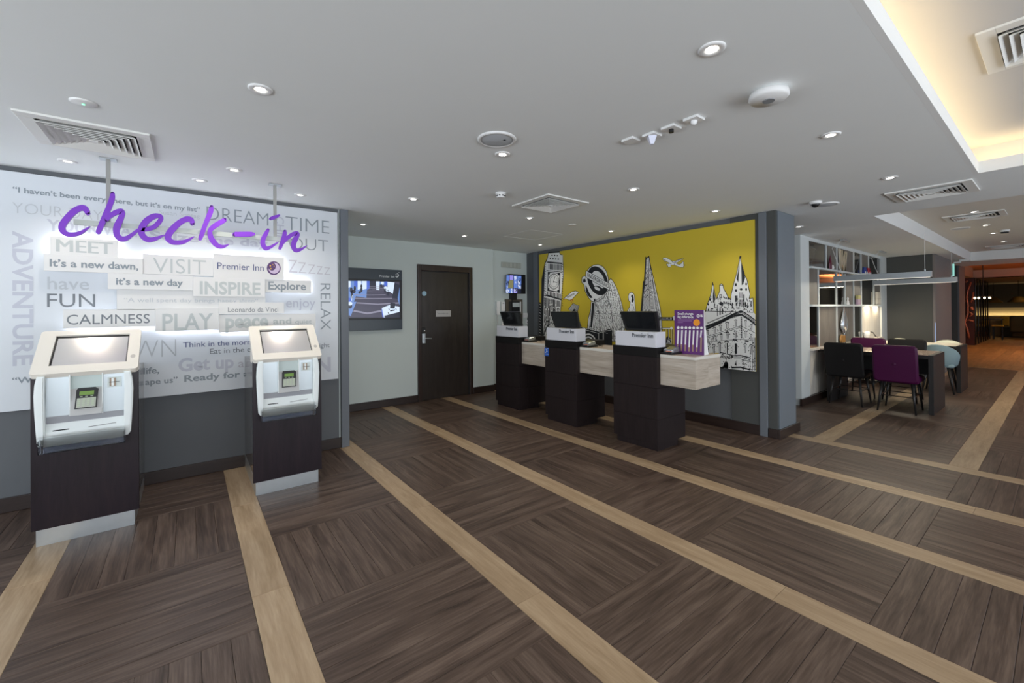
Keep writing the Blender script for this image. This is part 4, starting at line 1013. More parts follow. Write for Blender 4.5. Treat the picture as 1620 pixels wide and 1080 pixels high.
g.poly([(604, 630), (618, 620), (622, 650), (606, 655)], 0, 5)
pole = [(575, 655), (620, 662), (612, 760), (598, 945), (558, 940), (568, 790)]
g.poly(pole, 1, 6); g.poly([(582, 665), (612, 668), (604, 770), (584, 935), (566, 930), (578, 740)], 0, 7); g.outline(pole, 4, 0, 7)
# word on the bar, laid along its slope
p0 = at(*T1(533, 384), 0, XF-.0035); p1 = at(*T1(762, 512), 0, XF-.0035); pt = at(*T1(537, 346), 0, XF-.0035)
g.done('roundel_print', mural)
uu = (p1-p0); wlen = uu.length; V_, F_ = glyphs('UNDERGROUND', .012); x0_ = min(p.x for p in V_); x1_ = max(p.x for p in V_); hh = max(p.y for p in glyphs('H', 0)[0])
vv = pt-p0; bm = bmesh.new(); vs = [bm.verts.new(p0+uu*((p.x-x0_)/(x1_-x0_))+vv*(p.y/hh)) for p in V_]
for f in F_: bm.faces.new([vs[i] for i in f])
bmobj('roundel_lettering', bm, M_MBLK, mural, world=True)
# --- egg tower
g = PR(T2)
egg = [(145, 540), (185, 590), (230, 680), (270, 790), (300, 890), (325, 1000), (350, 1120), (345, 1300), (330, 1440), (-180, 1440), (-190, 1300), (-175, 1120), (-140, 980), (-80, 860), (20, 800), (90, 720), (118, 580)]
g.poly(egg, 1, 1); g.outline(egg, 8, 0, 2)
n = 0; y = 600
while y < 1430:
    x = -180
    while x < 345:
        if inside(x, y, egg) and inside(x+14, y+8, egg):
            a_ = rn.choice((0, 1, 1, 2)); l_ = rn.uniform(10, 24)
            if a_ == 0: g.line([(x, y), (x+l_*1.2, y+l_*.35)], 6, 0, 3)
            elif a_ == 1: g.line([(x, y), (x+l_*.1, y+l_*1.3)], 6.5, 0, 4)
            else: g.line([(x+l_*.5, y), (x, y+l_*1.2)], 7, 0, 4)
        x += rn.uniform(20, 34)
    y += 23
for pts in ([(100, 790), (150, 980), (175, 1180), (190, 1430)], [(60, 900), (90, 850), (120, 880), (95, 960), (60, 900)], [(-60, 900), (-20, 1050), (-10, 1250), (0, 1430)], [(255, 820), (285, 960), (300, 1150), (290, 1430)]): g.line(pts, 7, 0, 5)
g.done('egg_tower_print', mural)
# --- bridge between roundel and egg tower
g = PR(T1)
br = [(470, 925), (560, 945), (650, 975), (730, 960), (800, 940), (800, 1130), (470, 1130)]
g.poly(br, 0, 5)
for k in range(6): g.ell(545, 1090, 82-k*13, 95-k*15, 1 if k % 2 == 0 else 0, 6+k, 24, a0=180, a1=360)
for k in range(7): g.line([(480+k*40, 932+k*9), (512+k*40, 940+k*9)], 4, 1, 7)
g.line([(470, 945), (660, 995)], 4, 1, 7); g.line([(660, 985), (800, 955)], 4, 1, 7); g.line([(655, 990), (655, 1130)], 5, 1, 7); g.line([(705, 980), (705, 1130)], 8, 1, 7)
g.done('bridge_print', mural)
# --- statue
g = PR(T2)
st = [(395, 800), (405, 760), (430, 740), (462, 745), (480, 775), (485, 830), (490, 900), (500, 985), (505, 1080), (350, 1080), (385, 1000), (415, 950), (425, 880), (402, 860)]
g.poly(st, 1, 2); g.outline(st, 6, 0, 3)
for pts in ([(438, 780), (455, 770), (470, 800), (475, 850), (455, 875), (440, 850), (450, 820), (435, 800)], [(440, 850), (470, 845), (465, 885), (440, 880)]): g.poly(pts, 0, 4)
for pts in ([(432, 920), (455, 915), (465, 935)], [(405, 1005), (420, 970)], [(450, 1005), (445, 960)], [(480, 1000), (470, 940)]): g.line(pts, 6, 0, 4)
g.done('statue_print', mural)
# --- glass shard
g = PR(T2)
sh = [(645, 232), (655, 262), (668, 235), (678, 262), (690, 222), (700, 290), (722, 400), (745, 500), (770, 600), (800, 740), (850, 960), (870, 1100), (880, 1440), (560, 1440), (575, 1000), (598, 740), (608, 585), (622, 580), (632, 430)]
g.poly(sh, 1, 1); g.outline(sh, 9, 0, 3)
left = [(645, 232), (655, 262), (648, 430), (640, 580), (618, 760), (600, 1000), (590, 1440), (560, 1440), (575, 1000), (598, 740), (608, 585), (622, 580), (632, 430)]
g.poly(left, 0, 2)
y = 262
while y < 1430:
    f_ = (y-232)/1200; xl = 650-(y-232)*.075+8; xm = 682+(y-232)*.03; xr = 696+(y-232)*.205-6
    if y < 430:
        g.line([(xl, y+rn.uniform(-4, 4)), (xm, y)], 5, 0, 4); g.line([(xm+3, y+5), (xr, y+rn.uniform(0, 8))], 6, 0, 4)
    else:
        g.line([(xl, y+26*min(1, f_*2.5)), (xm-4, y-10)], 7.5, 0, 4); g.line([(xm+6, y-4), ((xm+xr)/2, y+6)], 7.5, 0, 4); g.line([((xm+xr)/2+4, y), (xr-8, y+12)], 6, 0, 4)
    y += 17
for pts in ([(682, 270), (692, 600), (705, 1000), (712, 1430)], [(700, 300), (745, 620), (800, 1000), (825, 1430)], [(735, 520), (790, 800), (830, 1000), (850, 1430)]): g.line(pts, 6, 0, 5)
for y in (520, 610, 690, 775): g.line([(630, y+40), (685, y)], 10, 0, 5); g.line([(695, y-20), (740, y-45)], 6, 0, 5)
g.done('shard_tower_print', mural)
# --- aeroplane
g = PR(T2)
pl_ = [(885, 262), (900, 248), (935, 245), (975, 265), (1020, 295), (1060, 300), (1110, 272), (1165, 258), (1185, 262), (1150, 280), (1075, 325), (1120, 350), (1150, 330), (1172, 300), (1185, 310), (1182, 345), (1205, 352), (1180, 365), (1185, 385), (1130, 382), (1050, 352), (1000, 352), (1005, 378), (965, 382), (958, 360), (942, 352), (940, 335), (970, 335), (985, 325), (930, 295), (922, 318), (915, 290), (892, 278)]
g.poly(pl_, 1, 1); g.outline(pl_, 5, 0, 2)
for pts in ([(1012, 292), (1035, 320), (1060, 318), (1080, 300)], [(1050, 350), (1060, 322)], [(905, 270), (930, 285)], [(985, 325), (1010, 335)], [(1100, 285), (1160, 262)], [(1140, 385), (1180, 386)]): g.line(pts, 7, 0, 3)
g.done('aeroplane_print', mural)
# --- lifting bridge fragment by the poster
g = Print(0, XF-.0004, INK, step=.0003, T=lambda x, y: (1050+x/10.8, 475+y/10.8))
g.poly([(-120, 285), (160, 285), (160, 345), (-120, 345)], 0, 1)
for k in range(12): g.line([(-115+k*22, 338), (-104+k*22, 292)], 4, 1, 2)
g.poly([(160, 270), (260, 255), (260, 900), (190, 900), (185, 350), (165, 340)], 1, 2); g.outline([(160, 270), (220, 255), (215, 900), (190, 900), (185, 350), (165, 340)], 5, 0, 3)
for x in (20, 75, 120, 150): g.line([(x, 470), (x+4, 780)], 12, 0, 2); g.line([(x+9, 480), (x+12, 770)], 5, 1, 3)
g.line([(-40, 480), (160, 480)], 26, 0, 2); g.line([(-40, 480), (160, 480)], 14, 1, 3); g.ell(132, 475, 22, 26, 1, 4, 10)
g.poly([(40, 640), (80, 600), (120, 660), (150, 800), (20, 800)], 0, 2)
for k in range(14): g.line([(40+rn.uniform(0, 90), 640+rn.uniform(0, 130)), (60+rn.uniform(0, 90), 660+rn.uniform(0, 130))], 5, 1, 3)
g.done('lifting_bridge_print', mural)
# --- gothic hotel
g = PR(T3); g.wf = 1.2
hot = [(150, 1000), (160, 1010), (185, 900), (215, 820), (240, 740), (262, 620), (268, 555), (285, 610), (305, 740), (325, 820), (350, 760), (380, 690), (378, 600), (404, 572), (432, 600), (440, 650), (480, 720), (510, 790), (555, 830), (555, 750), (600, 560), (640, 420), (680, 240), (695, 145), (712, 240), (770, 450), (800, 500), (820, 600), (850, 740), (835, 810), (895, 795), (900, 900), (905, 1020), (930, 1050), (942, 1940), (385, 1885), (385, 1650), (150, 1650)]
g.poly(hot, 1, 1); g.outline(hot[:33], 8, 0, 2)
for pts in ([(682, 300), (690, 230), (672, 480), (668, 560), (640, 500)], [(712, 260), (725, 300), (775, 480), (745, 580), (722, 600)], [(262, 640), (250, 760), (215, 830), (240, 850)], [(280, 640), (290, 700), (312, 820), (280, 880), (272, 780)]): g.poly(pts, 0, 3)
g.poly([(690, 150), (715, 140), (712, 180), (675, 185)], 0, 3); g.line([(268, 550), (268, 600)], 10, 0, 3); g.line([(372, 600), (435, 602)], 8, 0, 3)
for cx, cy, rx, ry in ((630, 590, 16, 26), (790, 580, 14, 22), (712, 665, 22, 20), (632, 680, 18, 22), (790, 665, 14, 24), (205, 900, 10, 16), (300, 900, 10, 20), (400, 885, 28, 30), (205, 980, 12, 18), (262, 965, 18, 12)): g.ell(cx, cy, rx, ry, 0, 3, 9)
g.poly([(375, 740), (412, 740), (412, 800), (375, 800)], 0, 3); g.poly([(388, 750), (402, 750), (402, 788), (388, 788)], 1, 4)
for x, y0, y1, w_ in ((630, 760, 860, 20), (650, 760, 860, 8), (690, 710, 800, 8), (712, 710, 800, 8), (735, 710, 800, 8), (690, 820, 925, 9), (712, 820, 925, 9), (735, 820, 930, 9), (755, 740, 940, 14), (640, 870, 920, 20), (780, 860, 940, 18), (815, 870, 960, 10), (865, 840, 940, 12), (345, 900, 1080, 10), (385, 960, 1060, 14), (420, 960, 1050, 16), (575, 870, 960, 12)): g.line([(x, y0), (x, y1)], w_, 0, 3)
for k in range(110):
    x, y = rn.uniform(200, 880), rn.uniform(760, 1000)
    if inside(x, y, hot): g.line([(x, y), (x+rn.uniform(-10, 10), y+rn.uniform(12, 34))], rn.uniform(5, 11), 0, 4)
for k in range(9): x = 480+(k % 4)*28; y = 760+(k//4)*50+k*6; g.line([(x-30, y+20), (x-12, y+52)], 11, 0, 4)
g.done('hotel_towers_print', mural)
g = PR(T4); g.wf = 1.35
def lerp(a, b, t): return (a[0]+(b[0]-a[0])*t, a[1]+(b[1]-a[1])*t)
cor = (715, 25)
# cornice running up to the corner then down
for (dy, w_) in ((0, 16), (24, 9), (52, 18), (70, 6)):
    g.line([(155, 262+dy*.8), (400, 165+dy*.6), (600, 60+dy*.6), (715, 15+dy)], w_, 0, 3); g.line([(715, 15+dy), (830, 85+dy), (940, 170+dy*1.2)], w_*.8, 0, 3)
for k in range(26): t_ = k/26; x = 560+t_*370; y = (95-(x-560)*.32) if x < 715 else (48+(x-715)*.62); g.line([(x, y+14), (x-3, y+42)], 7, 0, 4)
for k in range(22): x = 190+k*17; y = 225-(x-190)*.42; g.line([(x, y-18), (x+12, y-26)], 11, 0, 4)
# string courses
for (a_, b_, c_) in (((155, 420), (708, 248), (940, 365)), ((155, 445), (708, 270), (700, 270)), ((155, 500), (708, 455), (900, 480))): g.line([a_, b_], 5, 0, 3); g.line([b_, c_], 5, 0, 3)
def window(x, y, w_, h_, mi=0):
    g.ell(x, y, w_*1.15, w_*1.1, 0, 4, 12, a0=180, a1=360); g.ell(x+1, y+3, w_*.75, w_*.6, 1, 5, 10, a0=180, a1=360)
    g.poly([(x-w_*.55, y+2), (x+w_*.7, y+2), (x+w_*.6, y+h_), (x-w_*.4, y+h_)], 0, 5)
    g.line([(x+rn.uniform(-.2, .1)*w_, y+4), (x+rn.uniform(-.1, .1)*w_, y+h_-4)], w_*.32, 1, 6)
for k, (x, y) in enumerate(((195, 330), (298, 290), (390, 255), (495, 212))): window(x, y, 18+k*3, 62+k*6)
window(628, 170, 20, 90); window(782, 175, 18, 75); window(872, 240, 18, 80)
for k, (x, y) in enumerate(((200, 470), (255, 460), (315, 425), (405, 395), (500, 365))): window(x, y, 13+k*3, 48+k*8)
window(625, 345, 22, 95); window(782, 345, 20, 85); window(868, 395, 18, 90)
for k, (x, y) in enumerate(((195, 590), (285, 555), (375, 530), (485, 510))): window(x, y, 20+k*4, 95+k*28)
g.line([(630, 520), (632, 680)], 24, 0, 4); g.line([(715, 110), (718, 440)], 15, 0, 4)
for yy in range(130, 440, 34): g.line([(712, yy), (722, yy+6)], 6, 1, 5)
window(775, 545, 24, 120); window(865, 560, 24, 130); window(905, 560, 12, 100)
for (p_, q_, w_) in (((390, 660), (575, 705), 10), ((585, 712), (712, 708), 13), ((712, 710), (850, 745), 13), ((585, 735), (712, 732), 4), ((712, 735), (845, 770), 5), ((720, 770), (850, 800), 7), ((565, 895), (712, 890), 18), ((712, 892), (850, 930), 16), ((580, 465), (650, 470), 16), ((770, 480), (830, 495), 14), ((600, 760), (712, 758), 4)): g.line([p_, q_], w_, 0, 4)
for k in range(8): g.line([(392+k*23, 745+k*3), (412+k*22, 705+k*4)], 10, 0, 4)
g.line([(570, 700), (572, 745)], 20, 0, 4)
g.ell(478, 850, 34, 48, 0, 4, 20); g.poly([(440, 850), (512, 850), (512, 915), (425, 905)], 0, 4); g.poly([(385, 880), (440, 890), (440, 912), (385, 905)], 0, 4)
g.poly([(632, 785), (642, 860), (610, 860)], 0, 4)
for k in range(40):
    x = rn.choice((rn.uniform(720, 790), rn.uniform(830, 930))); y = rn.uniform(780, 930); g.line([(x, y), (x+rn.uniform(5, 28), y+rn.uniform(-8, 8))], 7, 0, 4)
for x in (850, 885, 910, 928): g.line([(x, 430), (x+4, 940)], rn.uniform(4, 9), 0, 4)
for k in range(230):
    x, y = rn.uniform(170, 930), rn.uniform(230, 900)
    if x < 385 and y > 650: continue
    g.line([(x, y), (x+rn.uniform(-14, 14), y+rn.uniform(3, 18))], rn.uniform(5, 10), 0, 4)
g.done('hotel_facade_print', mural)

# ================================================================== RECEPTION
PF = 3.711
ctr = thing('reception_counter', 'long pale wood-grain counter shelf running through three dark pedestals', 'counter', (4.0, 4.1, .66))
for (ya, yb) in ((2.111, 2.481), (3.031, 3.581), (4.151, 4.699), (5.271, 5.35)):
    bmobj('apron', B((3.765, 4.228, ya, yb, .66, .936)), M_COUNT, ctr, world=True)
    bmobj('edge_band', B((3.762, 4.231, ya-(.003 if ya < 2.2 else 0), yb, .936, .964), bev=.001), M_COUNTE, ctr, world=True)
    bmobj('top', B((3.772, 4.222, ya+(.006 if ya < 2.2 else 0), yb, .964, .9655)), M_CTOP, ctr, world=True)
def pedestal(y0, y1, label, name_):
    t = thing('desk_pedestal', label, 'pedestal', (PF, y0, 0), 'dark reception pedestals')
    L_ = y1-y0
    bmobj('plinth', B((0.002, .36, .002, L_-.045, 0, .058)), M_PEDD, t)
    for (z0, z1) in ((.058, .308), (.310, .622), (.624, .932)):
        bmobj('side_panel', B((0, .505, 0, L_, z0, z1), bev=.0012), M_PEDD, t)
    bmobj('top_band', B((-.001, .506, -.001, L_+.001, .934, 1.03), bev=.0012), M_PEDG, t)
    return t
PED = [(2.482, 3.03, 'dark pedestal nearest the camera under the third white box'), (3.582, 4.15, 'middle dark reception pedestal with small blue sticker'), (4.70, 5.27, 'dark reception pedestal farthest away beside pale wall')]
mons = ['black monitor on the nearest reception pedestal', 'black monitor on the middle reception pedestal', 'black monitor on the farthest reception pedestal by the pale wall']
boxes = ['glossy white Premier Inn box on the nearest pedestal', 'glossy white Premier Inn box on the middle pedestal', 'glossy white Premier Inn box on the farthest pedestal']
crd = ['black and silver card terminal beside purple poster', 'black and silver card terminal beside the middle pedestal', 'black and silver card terminal beside the farthest pedestal']
for k, (y0, y1, lab) in enumerate(PED):
    t = pedestal(y0, y1, lab, k)
    if k == 1:
        g = Print(0, PF-.0006, [M_BLUE, mat('print_white')]); q0 = lambda x, y: (775+x/10.125, 480+y/10.125); g.T = q0
        g.poly([(876, 706), (942, 710), (942, 842), (874, 836)], 0, 1)
        g.line([(888, 785), (908, 770), (912, 735)], 9, 1, 2); g.line([(912, 735), (895, 728)], 7, 1, 2); g.line([(908, 770), (925, 760)], 6, 1, 2); g.line([(918, 722), (934, 722)], 6, 1, 2)
        g.line([(880, 806), (938, 812)], 5, 1, 2)
        g.done('sticker', t)
    yb0, yb1 = y0+.012, y1-.03
    b = thing('sign_box', boxes[k], 'sign box', (PF+.003, yb0, 1.03), 'white boxes on reception pedestals')
    bmobj('body', B((0, .17, 0, yb1-yb0, 0, .155), bev=.002), M_WBOX, b)
    word('lettering', 'Premier Inn', (PF+.0025, yb0+.285, 1.128), (0, -1, 0), (0, 0, 1), .255, .042, mat('grey_relief', (.16, .17, .19), .3), b, .012, nrm=(-1, 0, 0), lift=.001, thick=.004)
    m_ = thing('desk_monitor', mons[k], 'monitor', (PF+.10, (y0+y1)/2, 1.185), 'monitors on reception pedestals')
    # screen leaning back towards the clerk: tall face leaning over in Y and X
    yc = (y0+y1)/2
    yl_b, yr_b, yl_t, yr_t = yb1-.085, yb0-.02, yb1-.035, yb0+.005
    bm = bmesh.new()
    lo = [Vector((.075, yl_b, 1.188)), Vector((.075, yr_b+.03, 1.188))]; hi = [Vector((.035, yl_t, 1.392)), Vector((.035, yr_t+.01, 1.392))]
    P = [Vector((PF+v.x, v.y, v.z)) for v in (lo[0], lo[1], hi[1], hi[0])]
    prism(P, Vector((1, 0, .18)).normalized(), .024, bm)
    bmobj('back_shell', bm, M_BLACK, m_, world=True)
    bm = bmesh.new(); c_ = sum(P, Vector())/4; Q = [c_+(p-c_)*.86 for p in P]; prism([q-Vector((.0005, 0, 0)) for q in Q], (-1, 0, -.18), .0012, bm)
    bmobj('glass_face', bm, mat('black_glass', (.010, .011, .013), .08), m_, world=True)
    bmobj('stand', B((PF+.112, PF+.15, yc-.04, yc+.04, 1.187, 1.27)), M_BLACK, m_, world=True)
    # card terminal
    c = thing('card_terminal', crd[k], 'card terminal', (3.915, y0-.104, .966), 'card terminals on the counter')
    bmobj('base', B((-.155, .03, -.03, .10, 0, .022), bev=.008), M_BLACK, c)
    bm = B((-.12, .01, -.02, .09, .02, .075), bev=.014); bmesh.ops.rotate(bm, verts=bm.verts, cent=(0, 0, .02), matrix=Matrix.Rotation(math.radians(-12), 3, 'Y'))
    bmobj('body', bm, mat('terminal_silver', (.35, .37, .37), .25, .7), c)
    bmobj('card', B((-.152, -.115, -.01, .04, .030, .036)), mat('salmon_card', (.6, .25, .18), .5), c)
    bmobj('cable', tube([(.02, .05, .012), (.05, .04, .03), (.075, .0, .012), (.078, -.06, .006)], .004), M_BLACKM, c, smooth=True)
# purple charity poster
po_ = thing('counter_poster', 'purple counter poster with seven white sticks and orange dot', 'poster', (3.96, 2.28, .966))
bmobj('board', B((3.95, 3.956, 2.128, 2.435, .968, 1.405)), mat('poster_purple', (.115, .028, .17), .4), po_, world=True)
bmobj('strut', prism([Vector((3.957, 2.128, .968)), Vector((4.04, 2.128, .968)), Vector((3.957, 2.128, 1.40))], (0, 1, 0), .004), M_WHITE, po_, world=True)
bmobj('edge', B((3.957, 3.961, 2.122, 2.437, .966, 1.403)), M_WHITE, po_, world=True)
g = Print(0, 3.9496, [M_WHITE, mat('poster_orange', (.85, .32, .02), .5), mat('poster_tan', (.36, .25, .17), .5), mat('poster_lilac', (.28, .16, .34), .5)], T=lambda x, y: (1050+x/10.8, 475+y/10.8))
for k in range(7):
    x = 248+k*66; yy = 466+k*1; g.ell(x, yy, 23, 25, 0, 1, 16)
    yt = 508+k; ym = (745, 748, 755, 798, 758, 800, 632)[k]; yb = (862, 865, 868, 872, 875, 878, 880)[k]; sx = -k*.6
    g.poly([(x-14, yt), (x+15, yt), (x+2+sx, ym), (x-22+sx, ym)], 0, 1); g.poly([(x-22+sx, ym), (x+2+sx, ym), (x-4+sx, yb), (x-24+sx, yb-4)] if k < 6 else [(x-18, ym), (x+12, ym), (x+4, yb), (x-22, yb-4)], 2, 1)
g.ell(562, 380, 57, 60, 1, 1, 28)
g.line([(240, 330), (510, 328)], 10, 3, 1); g.line([(240, 350), (480, 350)], 10, 3, 1); g.line([(236, 378), (330, 376)], 10, 3, 1)
g.ell(590, 265, 28, 28, 0, 1, 20); g.ell(590, 265, 18, 18, 3, 2, 16); g.poly([(588, 258), (616, 258), (616, 272), (588, 272)], 0, 3)
g.line([(626, 250), (662, 252)], 14, 0, 1); g.line([(626, 272), (668, 274)], 16, 0, 1)
g.done('print', po_)
for s_, xa, yb_, wd in (('Small change.', 238, 246, 276), ('Big difference.', 238, 300, 278)):
    a = at(1050+xa/10.8, 475+yb_/10.8, 0, 3.9495); b = at(1050+(xa+wd)/10.8, 475+yb_/10.8, 0, 3.9495)
    word('lettering', s_, a, (0, -1, 0), (0, 0, 1), a.y-b.y, .024, M_WHITE, po_, .014, nrm=(-1, 0, 0))

# ================================================================== SHELVING DIVIDER
YD = 2.35
sv = thing('shelving_unit', 'tall white-edged shelving wall with mirrored and taupe compartments', 'shelving', (9.4, YD, 0))
dk = .024
def part(nm, bx, m, **k): return bmobj(nm, B(*([bx] if not isinstance(bx[0], (list, tuple)) else bx), **k), m, sv, world=True)
part('end_post', (7.06, 7.40, YD-.01, YD+.09, .0, ZC-.002), M_DIVE)
part('end_post', (11.47, 11.895, YD-.01, YD+.09, .0, ZC-.002), M_DIVE)
part('top_rail', (7.40, 11.47, YD, YD+.11, 2.428, ZC-.002), M_DIVE)
part('plinth_board', (7.02, 11.9, YD-.03, YD+.0, 0, .10), M_BASE)
part('shelf', (7.40, 11.47, YD-.045, YD+dk, 2.012, 2.040), M_DIVE)
part('shelf', (7.40, 11.47, YD-.045, YD+dk, 1.437, 1.467), M_DIVE)
part('shelf', (7.40, 7.70, YD-.045, YD+dk, .775, .805), M_DIV)
part('shelf', (8.57, 10.02, YD-.045, YD+dk, .775, .805), M_DIV)
part('shelf', (10.86, 11.47, YD-.045, YD+dk, .775, .805), M_DIV)
part('shelf', (7.70, 8.57, YD-.01, YD+dk, .775, .805), M_DIV)
part('shelf', (10.02, 10.86, YD-.01, YD+dk, .775, .805), M_DIV)
rows = [((2.04, 2.428), [7.40, 8.20, 8.73, 9.66, 10.12, 10.62, 11.47], 'mtbmtm'), ((1.467, 2.012), [7.40, 7.84, 8.70, 9.15, 9.64, 10.12, 10.98, 11.47], 'tmmttmt'), ((.805, 1.437), [7.40, 7.84, 8.70, 9.64, 10.12, 11.47], 'mttml')]
for (z0, z1), xsr, code in rows:
    for x in xsr[1:-1]: part('upright', (x-.015, x+.015, YD, YD+dk, z0, z1), M_DIVE)
    for a_, b_, c_ in zip(xsr, xsr[1:], code):
        m_ = {'m': M_MIRR, 't': M_DIVB, 'b': M_DIVB, 'l': M_DIV}[c_]
        part('mirror_panel' if c_ == 'm' else 'back_panel', (a_+.001, b_-.001, YD+dk-.01, YD+dk, z0, z1), m_)
part('cupboard_front', [(7.40+k*.1, 7.40+k*.1+.094, YD+.012, YD+.03, .10, .775) for k in range(41)], M_DIV)
def shelf_lamp(x, z, col, p):
    l = bpy.data.lights.new('shelf_spot', 'AREA'); l.size = .3; l.size_y = .04; l.shape = 'RECTANGLE'; l.energy = p; l.color = col
    o = bpy.data.objects.new('shelf_spot', l); o.location = (x, YD-.022, z); COL.objects.link(o)
shelf_lamp(10.5, 1.435, (1, .80, .52), 3.0); shelf_lamp(11.1, 1.435, (1, .80, .52), 3.0)
zs = 2.041
t = thing('letter_ornament', 'large glossy letter W ornament on top shelf', 'ornament', (8.95, YD-.015, zs))
bm = bmesh.new()
for a_, b_ in (((-.16, .37), (-.07, 0)), ((-.07, 0), (.02, .36)), ((.02, .36), (.10, 0)), ((.10, 0), (.19, .35))):
    prism([Vector((a_[0]-.035, -.012, a_[1])), Vector((a_[0]+.035, -.012, a_[1])), Vector((b_[0]+.035, -.012, b_[1])), Vector((b_[0]-.035, -.012, b_[1]))], (0, 1, 0), .024, bm)
bmobj('letter', bm, mat('brass_cream', (.72, .62, .45), .25, .4), t)
t = thing('teardrop_vase', 'clear glass teardrop ornament standing in lower compartment', 'vase', (8.98, YD-.02, .965))
bmobj('glass_drop', squash(lathe([(.001, 0), (.05, .01), (.15, .10), (.17, .16), (.14, .24), (.08, .34), (.03, .42), (.006, .47), (.001, .475)], seg=24), .22), mat('silvered_glass', (.75, .80, .84), .12, .7), t, smooth=True)
bmobj('foot', cyl((0, 0, -.159), (0, 0, .01), .022, .02), M_GLASS, t)
t = thing('egg_ornament', 'amber ribbed egg shaped ornament under the glass teardrop', 'ornament', (8.83, YD-.025, .806))
bmobj('egg', sphere((0, 0, .078), .078, 1.15, .3, 1), M_CERAM, t, smooth=True)
bmobj('ribs', B(*[(-.07+.035*k, -.062+.035*k, -.030, -.022, .02, .14) for k in range(5)]), M_CERAM, t)
t = thing('bowl', 'small white curved bowl in the warm lit compartment', 'bowl', (10.32, YD-.02, .797))
bmobj('bowl', squash(lathe([(.03, .009), (.05, .012), (.15, .07), (.17, .15), (.16, .15), (.13, .07), (.001, .016)], seg=20), .22), M_WHITE, t, smooth=True)
t = thing('ribbon_ornament', 'thin dark curved ornament beside the white bowl', 'ornament', (10.95, YD-.02, .806))
bmobj('curve', tube([(-.35, 0, .13), (-.2, 0, .12), (0, 0, .03), (.15, 0, .008)], .008), M_BLACK, t, smooth=True)
def orn(name, label, cat, x, z, bm, m, extra=None):
    t = thing(name, label, cat, (x, YD-.02, z)); bmobj('body', bm, m, t, smooth=False)
    if extra: bmobj(extra[0], extra[1], extra[2], t)
for x, m_, s_ in ((10.26, mat('blue_paint', (.03, .06, .30), .3), 'blue'), (10.50, mat('red_paint', (.45, .03, .05), .3), 'red')):
    t = thing('toy_car', 'small %s toy car on top shelf' % s_, 'toy', (x, YD-.012, zs), 'toy cars on the top shelf')
    bmobj('body', B((-.095, .095, -.025, .025, .03, .09), bev=.008), m_, t); bmobj('cabin', B((-.05, .06, -.02, .02, .088, .14), bev=.008), m_, t)
    bm = cyl((-.055, -.03, .03), (-.055, .03, .03), .03, seg=12); cyl((.055, -.03, .03), (.055, .03, .03), .03, seg=12, bm=bm); bmobj('wheels', bm, M_WHITE, t)
orn('bottle_ornament', 'dark red bottle shaped ornament at left of top shelf', 'ornament', 8.30, zs, squash(lathe([(.05, 0), (.055, .1), (.03, .16), (.012, .21), (.001, .24)]), .4), mat('dark_red_glass', (.12, .01, .03), .2))
orn('pot_ornament', 'tiny white pot beside the dark bottle on top shelf', 'ornament', 8.40, zs, squash(lathe([(.03, 0), (.05, .03), (.03, .07), (.001, .08)]), .5), M_WHITE)
orn('figurine', 'tiny white figurine on middle shelf under the letter W', 'ornament', 9.19, 1.468, squash(lathe([(.045, 0), (.035, .05), (.02, .08), (.03, .11), (.001, .14)]), .5), M_WHITE)
orn('keepsake_box', 'small pink and yellow keepsake box on middle shelf', 'box', 9.80, 1.468, B((-.09, .09, -.02, .02, 0, .10), bev=.004), mat('pink_card', (.50, .36, .46), .5), ('lid', B((-.08, .08, -.022, .022, .10, .17), bev=.004), mat('yellow_card', (.55, .50, .2), .5)))
orn('rack_ornament', 'faint wire frame ornament at right of middle shelf', 'ornament', 11.15, 1.468, B((-.10, -.09, -.02, .02, 0, .26), (.09, .10, -.02, .02, 0, .26), (-.1, .1, -.02, .02, .12, .13), (-.1, .1, -.02, .02, 0, .01)), mat('pale_wire', (.55, .52, .46), .4))

# ================================================================== TABLES, CHAIRS, LAMPS OF THE CAFE
def table(x0, x1, y0, y1, z, label, topm):
    t = thing('communal_table', label, 'table', ((x0+x1)/2, (y0+y1)/2, 0), 'communal cafe tables')
    bmobj('leg', B((x0, x1, y0, y0+.05, 0, z), bev=.002), M_TBL, t, world=True)
    bmobj('leg', B((x0, x1, y1-.16, y1-.11, 0, z-.05), bev=.002), M_TBL, t, world=True)
    bmobj('apron', B((x0+.0, x0+.04, y0+.05, y1, z-.05, z-.004), (x1-.04, x1, y0+.05, y1, z-.05, z-.004)), M_TBL, t, world=True)
    bmobj('tabletop', B((x0, x1, y0+.05, y1, z-.012, z+.0005), bev=.001), topm, t, world=True)
    bmobj('modesty_panel', B(((x0+x1)/2-.02, (x0+x1)/2+.02, y0+.05, y1-.16, z-.30, z-.012)), M_BLACKM, t, world=True)
table(7.72, 8.55, 1.06, 2.335, .782, 'dark framed communal table with brown top, nearer the reception', M_TTOP)
table(10.04, 10.84, 1.06, 2.335, .765, 'dark framed communal table with lamp-brightened top, farther from reception', M_TTOPLIT)
def rbox_shell(w, h, th, r, curve=.0, seg=8):
    """upright padded panel in XZ... x across, z up, bowed backward"""
    bm = bmesh.new(); P = []
    for cx, cz, a0 in ((-w/2+r, r, PI), (w/2-r, r, 1.5*PI), (w/2-r, h-r, 0), (-w/2+r, h-r, .5*PI)):
        for k in range(5): a = a0+k*PI/8; P.append((cx+r*math.cos(a), cz+r*math.sin(a)))
    prism([Vector((x, 0, z)) for x, z in P], (0, 1, 0), th, bm)
    bmesh.ops.bevel(bm, geom=[e for e in bm.edges if abs(e.verts[0].co.y-e.verts[1].co.y) < 1e-6], offset=th*.35, segments=3, affect='EDGES')
    return bm
